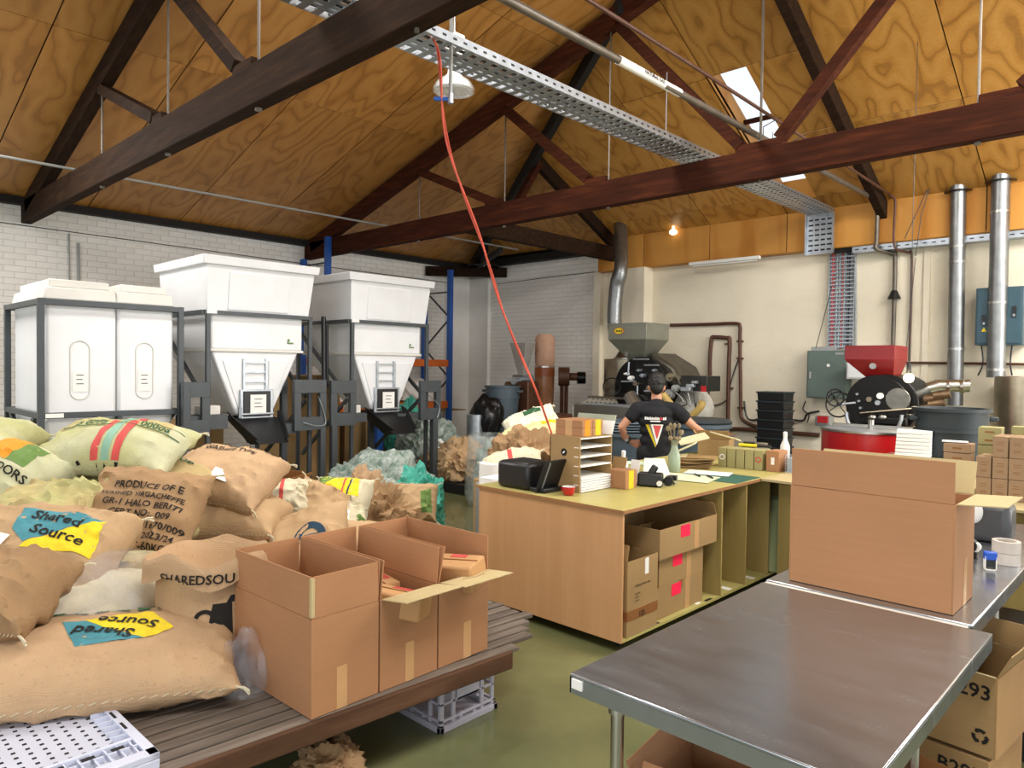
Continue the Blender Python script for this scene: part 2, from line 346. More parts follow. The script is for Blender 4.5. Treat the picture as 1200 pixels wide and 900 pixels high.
def flat(vf,o,r,u,name,mt,parent,off=.0015,local=False):
    o=Vector(o);r=Vector(r).normalized();u=Vector(u).normalized();n=r.cross(u)
    m=MB(); m.v=[o+r*a+u*b+n*off for a,b in vf[0]]; m.f=list(vf[1]); 
    return m.build(name,mt,parent,local=local,smooth=False)
def wrap(vf,o,r,u,name,mt,parent,bvh,off=.004):
    """print on a curved body: cast each point along -n of the frame onto the body (local coordinates)"""
    o=Vector(o);r=Vector(r).normalized();u=(Vector(u)-r*Vector(u).dot(r)).normalized();n=r.cross(u); vs=[]; ok=[]
    for a,b in vf[0]:
        p=o+r*a+u*b+n*1.0; h=bvh.ray_cast(p,-n,2.0)
        if h[0] is None: vs.append(p); ok.append(False)
        else: vs.append(h[0]+n*off); ok.append(True)
    m=MB(); m.v=vs; m.f=[q for q in vf[1] if all(ok[i] for i in q)]
    return m.build(name,mt,parent,local=True,smooth=True)
# ================================================================ SETTING
XW=-12.1; YB=11.2; ZW=4.0
def S(name,mb,m,**k): return mb.build(name,m,kind='structure',**k)
S('floor',B(-13,7,-7,YB+.3,-.1,0),FLOOR)
def zl(x): return ZW+.30*(x-XW)
def zb(y): return 4.05+.51*(YB-y)
def zr(x): return ZW+.30*(5.5-x)
# ---- walls with bricks standing proud of the recessed joints
wl_=T('wall_left',None,None,(XW,2,0),kind='structure'); B(XW-.25,XW,-7,YB+.25,0,ZW-.02).build('mortar_bed',MORT,wl_)
wb_=T('wall_back',None,None,(-6,YB,0),kind='structure'); B(XW-.25,-8.44,YB,YB+.25,0,ZW).build('mortar_bed',MORT,wb_)
B(-8.44,6,YB-.02,YB+.25,0,3.75).build('plaster_face',PLAST,wb_)
def bricks(par,axis,a0,a1,score,z0=0.0,lim=300):
    L,Hh=.262,.088; items=[]
    for r in range(int(z0/Hh),int(3.96/Hh)):
        x=a0+(-L/2 if r%2 else 0)
        while x<a1:
            s=max(x,a0); e=min(x+L,a1)
            if e-s>.05: items.append((score((s+e)/2,r*Hh),s,e,r*Hh))
            x+=L
    items.sort(key=lambda q:-q[0]); cache={}; rest=MB(); rs=random.Random(3)
    for i,(sc,s,e,z) in enumerate(items):
        g=.005; p=.004+rs.random()*.005
        if axis=='y': bb=(XW-.01,XW+p,s+g,e-g,z+g,z+Hh-g)
        else: bb=(s+g,e-g,YB-p,YB+.01,z+g,z+Hh-g)
        if i<lim and sc>-1e8:
            key=(round(e-s,3),i%4)
            if key not in cache:
                c=B(*bb).build('brick',BRICK,par,smooth=False); cache[key]=(c,((bb[0]+bb[1])/2,(bb[2]+bb[3])/2,bb[4]))
            else:
                c0,p0=cache[key]; c=c0.copy(); COL.objects.link(c)
                if axis=='y': c.location=c0.location+Vector((0,bb[2]-(p0[1]-(e-s-2*g)/2),bb[4]-p0[2]))
                else: c.location=c0.location+Vector((bb[0]-(p0[0]-(e-s-2*g)/2),0,bb[4]-p0[2]))
        else: rest.box(*bb)
    rest.build('brickwork',BRICK,par,kind='stuff',smooth=False)
bricks(wl_,'y',1.3,YB,lambda y,z: -y if (z>2.6 and y>2.2) else -1e9+z)
bricks(wb_,'x',XW,-8.44,lambda x,z: -abs(x+9.2)-abs(z-3)*.6 if z>1.9 else -1e9+z)
B(XW,XW+.012,-7,1.3,0,ZW-.05).build('painted_face',BRICK,wl_)
# corner pilasters, timber wall plates, cracks
S('trim_1',B(XW,XW+.10,10.45,YB,0,3.7),BRICK); S('trim_2',B(-12.0,-11.4,YB-.09,YB,0,3.7),BRICK)
S('trim_3',B(XW-.02,XW+.16,-6,YB,3.93,4.03),BLK); S('trim_4',B(XW,-8.3,YB-.2,YB+.02,3.93,4.07),BLK)
S('trim_5',B(-8.46,-8.3,YB-.12,YB,0,3.56),PLAST)          # white batten where brick meets plaster
S('trim_6',B(-2.80,-2.72,YB-.05,YB,0,3.56),PLAST)
# lining box along the top of the back wall: one board per bay
fa=T('trim_7',None,None,(-5,YB-.2,3.56),kind='structure')
xs=[-8.3,-7.28,-5.98,-4.67,-3.35,-2.05,-.75,.55,2.0]
for a,b in zip(xs,xs[1:]): B(a+.006,b-.006,YB-.215,YB-.2,3.57,4.16).build('lining_board',FASC,fa,bevel=.002)
B(-8.3,2,YB-.2,YB,3.56,3.60).build('soffit_strip',FASC,fa); B(-8.28,2,YB-.19,YB,3.6,4.05).build('backing',BLK,fa)
S('trim_8',B(-4.0,2,YB-.16,YB-.1,3.50,3.57),BLK)
# white boxed duct casing beside the flue
h=MB().hexa([(-8.05,YB-.3,2.55),(-7.2,YB-.3,2.55),(-7.2,YB,2.55),(-8.05,YB,2.55),(-7.75,YB-.3,3.56),(-7.2,YB-.3,3.56),(-7.2,YB,3.56),(-7.75,YB,3.56)])
S('trim_9',h,PLAST)
# ---- ceiling: sheets of plywood on both roof slopes, cut along the hip
ce=T('ceiling',None,None,(-6,4,4),kind='structure')
def clip(poly,fn):
    o=[]
    for i in range(len(poly)):
        p,q=poly[i],poly[(i+1)%len(poly)]; a,b=fn(*p),fn(*q)
        if a>=0: o.append(p)
        if (a>=0)!=(b>=0): t=a/(a-b); o.append((p[0]+(q[0]-p[0])*t,p[1]+(q[1]-p[1])*t))
    return o
hipf=lambda x,y: zb(y)-zl(x)      # >0 : the left slope is the lower one
hipr=lambda x,y: zr(x)-zb(y)
def sheet(x0,x1,y0,y1,zf,fns,m,th=.012,name='plywood_sheet',g=.007,dz=0):
    p=[(x0+g,y0+g),(x1-g,y0+g),(x1-g,y1-g),(x0+g,y1-g)]
    for f in fns: p=clip(p,f) if len(p)>2 else p
    if len(p)<3: return
    a=sum(p[i][0]*p[(i+1)%len(p)][1]-p[(i+1)%len(p)][0]*p[i][1] for i in range(len(p)))/2
    if abs(a)<.01: return
    jz=random.uniform(0,.004)+dz; n=len(p)
    cx=sum(q[0] for q in p)/n; cy=sum(q[1] for q in p)/n; cz=zf(cx,cy)
    mb=MB(); mb.add([(q[0],q[1],zf(*q)+jz) for q in p]+[(q[0],q[1],zf(*q)+jz+th) for q in p],[tuple(range(n)),tuple(range(2*n-1,n-1,-1))]+[(i,i+n,(i+1)%n+n,(i+1)%n) for i in range(n)])
    o=mb.build(name,m,ce,smooth=False); c=Vector((cx,cy,cz))-wl(ce)
    o.data.transform(Matrix.Translation(-c)); o.location=c; return o
fl=lambda x,y: zl(x); fb=lambda x,y: zb(y); frr=lambda x,y: zr(x)
ys=[2.05+1.325*k for k in range(-5,8)]
for k,(a,b) in enumerate(zip(ys,ys[1:])):
    rows=[XW,-10.8,-8.4,-6.0,-3.3]
    for c,d in zip(rows,rows[1:]): sheet(c,d,a,min(b,YB),fl,[hipf],PLYL)
cols=[XW,-11.23,-9.92,-8.61,-7.30,-5.98,-4.67,-3.35,-2.05,-.75,.55,1.85,3.2,5.5]
for k,(c,d) in enumerate(zip(cols,cols[1:])):
    rows=[5.9,7.2,9.56,YB-.15] if c>-4.7 else [5.9,6.2,8.42,10.62,YB-.15]
    if abs(c+4.67)<.01:
        sheet(c,d,5.9,7.2,fb,[lambda x,y:-hipf(x,y)],PLYB); sheet(c,d,7.2,8.4,fb,[lambda x,y:-hipf(x,y)],PLYB)
        sheet(-4.14,d,8.4,9.56,fb,[],PLYB); sheet(-4.14,d,9.56,10.72,fb,[],PLYB); sheet(c,d,10.72,YB-.15,fb,[],PLYB); continue
    for a,b in zip(rows,rows[1:]): sheet(c,d,a,b,fb,[lambda x,y:-hipf(x,y),lambda x,y:hipr(x,y)],PLYB)
for a,b in ((-6,-2),(-2,2),(2,6),(6,YB)):
    sheet(-3.3,1,a,b,frr,[lambda x,y:-hipr(x,y) if y>6 else 1],PLYL); sheet(1,5.5,a,b,frr,[lambda x,y:-hipr(x,y) if y>6 else 1],PLYL)
# unseen black sheets added above the plywood to block light, open at the skylight
for (x0,x1,y0,y1,f,fn) in ((XW-.3,-3.3,-6.2,YB,fl,[hipf]),(XW-.2,-4.64,5.9,YB+.3,fb,[lambda x,y:-hipf(x,y)]),(-4.12,5.6,5.9,YB+.3,fb,[lambda x,y:-hipf(x,y),hipr]),(-4.64,-4.12,5.9,8.38,fb,[lambda x,y:-hipf(x,y)]),(-4.64,-4.12,10.74,YB+.3,fb,[]),(-3.3,5.6,-6.2,YB,frr,[lambda x,y:-hipr(x,y)])):
    sheet(x0,x1,y0,y1,f,fn,BLK,.05,'roof_blackout',0,.03)
# roof light: plywood lined shaft, cross bar and corrugated translucent sheet
sk=T('window_1',None,None,(-4.38,9.5,5),kind='structure')
up=Vector((0,0,.30))
for (p,q) in (((-4.64,8.4),(-4.64,10.72)),((-4.13,8.4),(-4.13,10.72)),((-4.64,8.4),(-4.13,8.4)),((-4.64,10.72),(-4.13,10.72))):
    a=Vector((p[0],p[1],zb(p[1])));b=Vector((q[0],q[1],zb(q[1]))); t=Vector((-.012,0,0)) if p[0]==q[0]==-4.64 else Vector((.012,0,0)) if p[0]==q[0] else Vector((0,.012,0))
    MB().hexa([a,b,b+t,a+t,a+up,b+up,b+t+up,a+t+up]).build('shaft_lining',FASC,sk)
m,nt,b=newmat('translucent_roof_sheet'); b.inputs['Base Color'].default_value=(.95,.96,.97,1); b.inputs['Transmission Weight'].default_value=.9; b.inputs['Roughness'].default_value=.45; b.inputs['IOR'].default_value=1.05
mb=MB(); v=[];f=[]
for j,y in enumerate((8.2,9.5,10.9)):
    for i in range(33): x=-4.8+.8*i/32; v.append((x,y,zb(y)+.33+.012*sin(i*pi/2)))
for j in range(2):
    for i in range(32): k=j*33+i; f.append((k,k+1,k+34,k+33))
mb.add(v,f); mb.build('corrugated_sheet',m,sk)
MB().beam((-4.64,9.42,zb(9.42)+.2),(-4.13,9.42,zb(9.42)+.2),.04,.06).build('cross_bar',TIMR,sk)
# ---- roof trusses
def truss(y,label,mt,mt2):
    t=T('roof_truss',label,'roof truss',(-3.3,y,3.68),group=None)
    w=.13
    MB().beam((XW-.0,y,3.84),(5.5,y,3.84),w,.31).build('bottom_chord',mt,t,bevel=.012)
    rf=lambda x:zl(x)-.15 if x<-3.3 else zr(x)-.15
    for s in (1,-1):
        X=lambda x: x if s==1 else -6.6-x
        MB().beam((X(XW+.2),y,3.91),(X(-3.3),y,6.45),w,.24).build('rafter',mt,t,bevel=.01)
        for (a,za,b_,zb_) in ((-8.75,4.72,-7.2,4.05),(-6.95,5.26,-5.5,4.06),(-5.1,5.82,-3.5,4.06)):
            MB().beam((X(a),y,za),(X(b_),y,zb_),.11,.13,(0,1,0)).build('strut',mt2,t,bevel=.006)
        for xx in ((-7.13,-5.37) if s==1 else (-7.13,-5.37)):
            MB().box(min(X(xx-.16),X(xx+.16)),max(X(xx-.16),X(xx+.16)),y-.055,y+.055,3.99,4.06).build('packing_block',mt2,t,bevel=.006)
        for xx in (-8.8,-6.95,-5.2):
            MB().cyl((X(xx),y,3.68),(X(xx),y,rf(xx)),.011,n=8).build('tie_rod',GUN,t); rod=bpy.data.objects[-1] if 0 else list(t.children)[-1]
            MB().cyl((X(xx),y,3.66),(X(xx),y,3.68),.028,n=6).build('nut',GUN,rod)
    MB().cyl((-3.3,y,3.66),(-3.3,y,6.5),.014,n=8).build('tie_rod',GUN,t)
    MB().box(-3.55,-3.05,y-.055,y+.055,3.99,4.07).build('packing_block',mt2,t,bevel=.006)
    return t
truss(2.62,'nearest dark brown roof truss whose heavy bottom beam crosses the upper left',TIM,TIM)
truss(7.07,'reddish brown roof truss spanning the middle of the hall in front of the skylight',TIMR,TIMR)
# hip framing behind the second truss
hf=T('hip_half_truss','short dark half truss running from the second truss to the back wall','roof truss',(-7.93,9,3.7))
MB().beam((-7.93,7.14,3.86),(-7.93,YB-.1,3.86),.12,.26).build('bottom_chord',TIM,hf,bevel=.01)
MB().beam((-7.93,YB-.12,4.0),(-7.93,8.78,zb(8.78)-.15),.11,.2).build('rafter',TIM,hf,bevel=.01)
MB().beam((-7.93,8.85,5.08),(-7.93,8.1,3.98),.1,.12,(1,0,0)).build('strut',TIMR,hf,bevel=.006)
MB().box(-7.99,-7.87,YB-.3,YB-.2,3.80,3.88).build('bracket',WHT,hf)
hr=T('hip_rafter','long black hip rafter rising from the far left corner of the roof','rafter',(-12,YB-.2,3.9))
MB().beam((-12.0,11.1,3.9),(-5.0,7.0,6.0),.10,.2).build('rafter',BLK,hr,bevel=.008)
MB().beam((-11.95,11.05,3.86),(-9.6,9.68,3.95),.08,.1).build('lower_brace',BLK,hr)
MB().beam((-3.3,YB-.12,3.98),(-3.3,6.0,6.5),.12,.22).build('centre_rafter',TIM,None,bevel=.01,label='dark brown rafter running up the back roof slope just right of the skylight',cat='rafter')
MB().beam((XW+.02,9.9,3.78),(-10.9,YB-.02,3.78),.14,.2).build('corner_tie_beam',TIM,None,bevel=.01,label='short dark timber tie set across the far corner under the eaves',cat='beam')
# service wires and conduits on the walls
def wire(name,pts,r,m,label,cat='cable',n=6,group=None):
    return MB().tube(pts,r,n).build(name,m,None,label=label,cat=cat,group=group)
wire('wall_wire',[(XW+.03,2,3.66),(XW+.03,5,3.63),(XW+.03,8,3.60),(XW+.12,10.6,3.57)],.006,BLKP,'thin dark wire clipped along the left brick wall under the eaves')
wire('wall_wire',[(-11.3,YB-.03,3.55),(-10,YB-.03,3.58),(-8.5,YB-.03,3.60)],.006,BLKP,'thin dark wire running across the brick part of the back wall')
MB().tube([(-9.75,-3,4.02),(-9.75,3,4.03),(-9.75,7.6,4.04),(-9.75,10.3,4.05)],.016,8).build('overhead_conduit',GREYC,None,label='pale grey conduit crossing the roof space above the white bins',cat='conduit')
p=at(92,300,x=XW+.03); p2=at(92,338,x=XW+.03)
MB().tube([(XW+.03,p.y,3.5),(XW+.03,p.y,1.5)],.018,8).tube([(XW+.03,p.y-.12,3.62),(XW+.03,p.y-.12,1.5)],.01,6).build('downpipe',GREYC,None,label='grey twin conduit running down the left wall above the double bin',cat='pipe')
# ---- cable trays
def tray(name,label,x0,x1,y0,y1,z,side=.07,step=.11,n=None):
    t=T(name,label,'cable tray',((x0+x1)/2,y0,z))
    for x,s in((x0,1),(x1,-1)):
        mb=MB().box(x-.002,x+.002,y0,y1,z,z+side).box(min(x,x+s*.02),max(x,x+s*.02),y0,y1,z+side,z+side+.003); mb.build('side_rail',GALV,t)
        mb=MB(); k=y0+.05
        while k<y1: mb.box(x-.004,x+.004,k,k+.035,z+.028,z+.044); k+=.1
        mb.build('slot',BLKP,t,kind='stuff')
    mb=MB(); k=y0
    while k<y1: mb.box(x0,x1,k,k+.055,z,z+.003).box(x0+.1,x0+.13,k+.055,k+step,z,z+.003).box(x1-.13,x1-.1,k+.055,k+step,z,z+.003).box((x0+x1)/2-.015,(x0+x1)/2+.015,k+.055,k+step,z,z+.003); k+=step
    mb.build('perforated_floor',GALV,t,kind='stuff'); return t
t=tray('cable_tray','long perforated galvanised cable tray carried across the tops of the two trusses',-4.29,-3.93,-1,YB-.33,4.06)
for q,m in ((.06,BLKP),(.12,GREYC),(.17,BLKP),(.25,BLKP),(.30,GREYC)):
    MB().tube([(-4.29+q,-1,4.08),(-4.27+q,4,4.08),(-4.29+q,8,4.08),(-4.28+q,YB-.35,4.08)],.012,6).build('cable',m,t)
for y in (2.9,6.9,9.6): MB().cyl((-4.31,y,4.06),(-4.31,y,zl(-4.31) if y<6 else 5),.005,n=6).build('hanger_rod',GALV,t)
# drop section
t=T('cable_tray_drop','slotted galvanised cable tray section dropping down the lining boards','cable tray',(-4.1,YB-.28,3.5))
B(-4.33,-3.93,YB-.30,YB-.297,3.48,4.08).build('back_sheet',GALV,t)
B(-4.335,-4.325,YB-.36,YB-.29,3.48,4.08).build('side_rail',GALV,t); B(-3.935,-3.925,YB-.36,YB-.29,3.48,4.08).build('side_rail',GALV,t)
mb=MB()
for r in range(7):
    z=3.53+r*.075
    for k in range(4): mb.box(-4.30+k*.09,-4.24+k*.09+(r%2)*.01,YB-.303,YB-.301,z,z+.025)
mb.build('slot',BLKP,t,kind='stuff')
t=T('wall_cable_ladder','vertical ladder tray of red and grey cables on the back wall above the green cabinet','cable tray',(-3.85,YB-.06,2.08))
B(-4.06,-3.70,YB-.035,YB-.03,2.08,3.5).build('back_sheet',GALV,t)
for x in (-4.06,-3.70): B(x-.006,x+.006,YB-.09,YB-.02,2.08,3.5).build('side_rail',GALV,t)
for k in range(24): B(-4.05,-3.71,YB-.085,YB-.08,2.1+k*.058,2.118+k*.058).build('rung',GALV,t)
for i,(q,m) in enumerate(((.03,REDP),(.055,REDP),(.10,GREYC),(.14,GREYC),(.18,REDP),(.205,GREYC),(.25,BLKP),(.28,BLKP),(.31,GREYC),(.335,GREYC))):
    MB().tube([(-4.06+q,YB-.06,2.08),(-4.06+q+.005,YB-.062,2.8),(-4.06+q,YB-.06,3.55)],.009,6).build('cable',m,t)
t=T('wall_cable_tray','slotted white cable tray running level along the right part of the back wall','cable tray',(-1,YB-.2,3.47))
B(-3.7,2,YB-.215,YB-.21,3.47,3.55).build('side_rail',GALV,t); B(-3.7,2,YB-.215,YB-.03,3.465,3.47).build('tray_floor',GALV,t)
mb=MB()
for k in range(48): mb.box(-3.66+k*.11,-3.61+k*.11,YB-.218,YB-.215,3.50,3.515)
mb.build('slot',BLKP,t,kind='stuff')
# ---- overhead gas pipes, hose, air drop
t=T('gas_pipe','thick grey gas pipe with a white marker label crossing the roof to the back wall','pipe',(-3.38,2,4.2))
MB().tube([(-3.38,-1,4.16),(-3.38,4.5,4.18),(-3.36,10.6,4.16)],.032,12).tube(sm([(-3.36,10.55,4.16),(-3.35,10.85,4.14),(-3.35,10.92,4.0),(-3.35,10.92,3.6),(-3.35,10.92,3.48),(-3.2,YB-.09,3.42),(-3.16,YB-.08,3.3),(-3.16,YB-.08,1.9)],5),.03,12).build('pipe_run',GUN,t)
MB().tube([(-3.38,4.70,4.18),(-3.38,5.62,4.18)],.036,12).build('marker_label',WHT,t)
flat(textverts('NATURAL GAS',.045,'CENTER'),(-3.343,5.17,4.165),(0,1,0),(0,0,1),'lettering',INK,t)
MB().lathe([(.09,0),(.05,.09),(.035,.12)],(-3.16,YB-.08,2.78),12).build('collar',BLKP,t)
for y in (7.3,8.0): MB().tube([(-3.38,y,4.18),(-3.38,y,4.30),(-3.2,y,4.36)],.006,6).build('pipe_clip',BLKP,t)
MB().tube(sm([(-3.18,-1,4.36),(-3.18,5,4.33),(-3.18,10.5,4.22),(-3.15,10.8,4.17),(-3.12,10.92,4.1),(-3.12,10.92,3.5),(-3.0,YB-.08,3.42),(-2.95,YB-.06,3.3),(-2.95,YB-.06,1.9)],4),.016,8).build('thin_overhead_pipe',RUSTP,None,label='thin brown pipe running above the thick gas pipe and down the back wall',cat='pipe')
hp=sm([(-4.05,3.3,4.12),(-3.96,3.35,3.95),(-4.05,3.5,3.4),(-3.95,3.75,2.75),(-3.9,3.95,2.2),(-3.75,4.2,1.55),(-3.66,4.35,1.1),(-3.63,4.4,.93)],8)
MB().tube(hp,.008,8).tube([q+Vector((.012*sin(i*.5),.01*cos(i*.4),0)) for i,q in enumerate(hp)],.005,6).build('air_hose',mat('orange_red_hose','#c94f37',.4),None,label='thin orange red air hose hanging from the cable tray down to the counter',cat='hose')
p=at(528,35,d=5.2); q=at(528,118,d=5.2)
t=T('air_drop','grey air line drop with a small blue lever valve hanging beside the cable tray','pipe',q)
MB().cyl((q.x,q.y,q.z),(q.x,q.y,4.9),.014,n=10).build('drop_pipe',GREYC,t)
vb=MB().cyl((q.x,q.y,q.z-.02),(q.x,q.y,q.z+.05),.022,n=10).build('valve_body',GALV,t)
r_=Vector((.72,.69,0)); MB().beam(Vector(q)+Vector((0,0,.01)),Vector(q)+Vector((0,0,.012))-r_*.12,.02,.025).build('valve_lever',BLUE,vb)
# pendant high bay lamps
def pendant(name,label,c,ztop,r,mt,glass=None,box=True):
    t=T(name,label,'lamp',c); x,y,z=c
    MB().cyl((x,y,z+.25),(x,y,ztop),.008,n=6).build('hanging_rod',GALV,t)
    if box: MB().lathe([(.02,.22),(.06,.20),(.07,.08),(.10,.04)],c,16).box(x-.09,x+.09,y-.07,y+.07,z+.2,z+.48).build('gear_housing',WHT if glass else BLKP,t,bevel=.01)
    MB().lathe([(.10,.05),(r*.8,.0),(r,-.07),(r*.99,-.10),(r*.95,-.085),(r*.75,-.01),(.09,.04)],c,28,cap=False).build('reflector',mt,t)
    if glass: MB().lathe([(r*.9,-.08),(r*.8,-.11),(.01,-.125)],c,28).build('lens',glass,t)
    else: MB().ball((x,y,z-.02),.06).build('bulb',WHT,t)
    return t
c=at(532,96,d=7.6); pendant('pendant_lamp','prismatic clear pendant lamp hanging left of the cable tray',c,zl(c.x),.22,CLEARP,CLEARP)
c=at(566,308,d=15.3); pendant('pendant_lamp','small black high bay lamp hanging in the far left corner of the hall',c,zl(c.x)-.1,.36,BLKM)
# downlight at back wall and strip lamp
c=at(789,272,y=10.9); MB().ball(c,(.07,.07,.05)).cyl(c,(c[0],c[1],zb(c[1])),.02,n=8).build('spot_lamp',emis('lamp_glow','#fff2d0',3),None,label='small round lit lamp fixed near the lining boards left of the skylight',cat='lamp')
a=at(808,309,y=YB-.3);b=at(890,300,y=YB-.3); t=T('strip_light','thin white fluorescent batten fixed under the lining boards','lamp',a)
MB().box(a.x,b.x,YB-.32,YB-.25,3.50,3.55).build('housing',WHT,t); MB().cyl((a.x+.05,YB-.28,3.485),(b.x-.05,YB-.28,3.485),.014,n=8).build('tube',WHT,t)
# ================================================================ BINS
def fr(x,l,t,r,b):
    p=at(l,t,x=x);q=at(r,b,x=x); return p.y,q.y,q.z,p.z
def paper(parent,x,y0,y1,z0,z1,name='paper_label',lines=3):
    o=B(x,x+.003,y0,y1,z0,z1).build(name,WHT,parent)
    mb=MB()
    for k in range(lines): zz=z1-(z1-z0)*(.25+.2*k); mb.box(x+.003,x+.0035,y0+(y1-y0)*.25,y1-(y1-y0)*(.25+.08*(k%2)),zz,zz+.008)
    mb.build('lettering',INK,o,kind='stuff',smooth=False)
XF=-7.8; XBk=-9.1
t=T('twin_storage_bin','white twin plastic bin in a dark steel frame, leftmost along the wall','storage bin',(XF,2.43,0))
y0,y1=1.80,3.07; ymid=2.47
for a,b_,dx in ((y0+.05,ymid-.005,0),(ymid+.005,y1-.05,0)):
    o=MB().frus((XBk+.12,XF-.10,a+.02,b_-.02,.98),(XBk+.06,XF-.05,a,b_,1.2)).frus((XBk+.06,XF-.05,a,b_,1.2),(XBk+.06,XF-.05,a,b_,2.34)).build('tank',POLY,t,bevel=.03)
    MB().frus((XBk+.03,XF-.03,a-.02,b_-.0,2.33),(XBk+.05,XF-.05,a,b_-.01,2.45)).build('tank_shoulder',POLYS,t,bevel=.015)
    MB().box(XBk+.1,XF-.1,a+.04,b_-.05,2.45,2.53).build('lid',POLYS,t,bevel=.015)
    cy=(a+b_)/2-.02; rv=[]; 
    for k in range(24):
        an=2*pi*k/24; rv.append((XF-.045,cy+.085*cos(an),(1.86 if sin(an)>=0 else 1.46)+.085*sin(an)))
    MB().tube(rv+[rv[0]],.006,6).build('moulded_oval',POLYS,t)
    paper(t,XF-.047,cy-.065,cy+.065,1.45,1.66)
    MB().box(XF-.06,XF-.02,cy-.02,cy+.04,1.0,1.16).cyl((XF-.02,cy-.02,1.14),(XF-.02,cy+.05,1.14),.02,n=8).build('outlet_latch',GALV,t)
def frame_post(par,x,y,z0,z1,s=.055,name='post'): return B(x-s/2,x+s/2,y-s/2,y+s/2,z0,z1).build(name,FRAME,par,bevel=.004)
for x in (XF,XBk):
    for y in (y0,y1): frame_post(t,x,y,0,2.33)
    for z in (2.30,1.23): MB().beam((x,y0,z),(x,y1,z),.05,.055).build('rail',FRAME,t,bevel=.004)
for y in (y0,y1):
    for z in (2.30,1.23): MB().beam((XF,y,z),(XBk,y,z),.05,.055).build('rail',FRAME,t,bevel=.004)
    MB().beam((XF-.15,y,1.23),(XBk,y,.55),.04,.05).build('brace',FRAME,t); MB().beam((XBk+.15,y,1.23),(XF-.35,y,.5),.04,.05).build('brace',FRAME,t)
B(XF+.028,XF+.031,y0+.03,y0+.18,1.21,1.25).build('maker_plate',WHT,t)
MB().beam((XF,ymid,0.9),(XF,ymid,1.2),.08,.04).build('stub_post',FRAME,t)

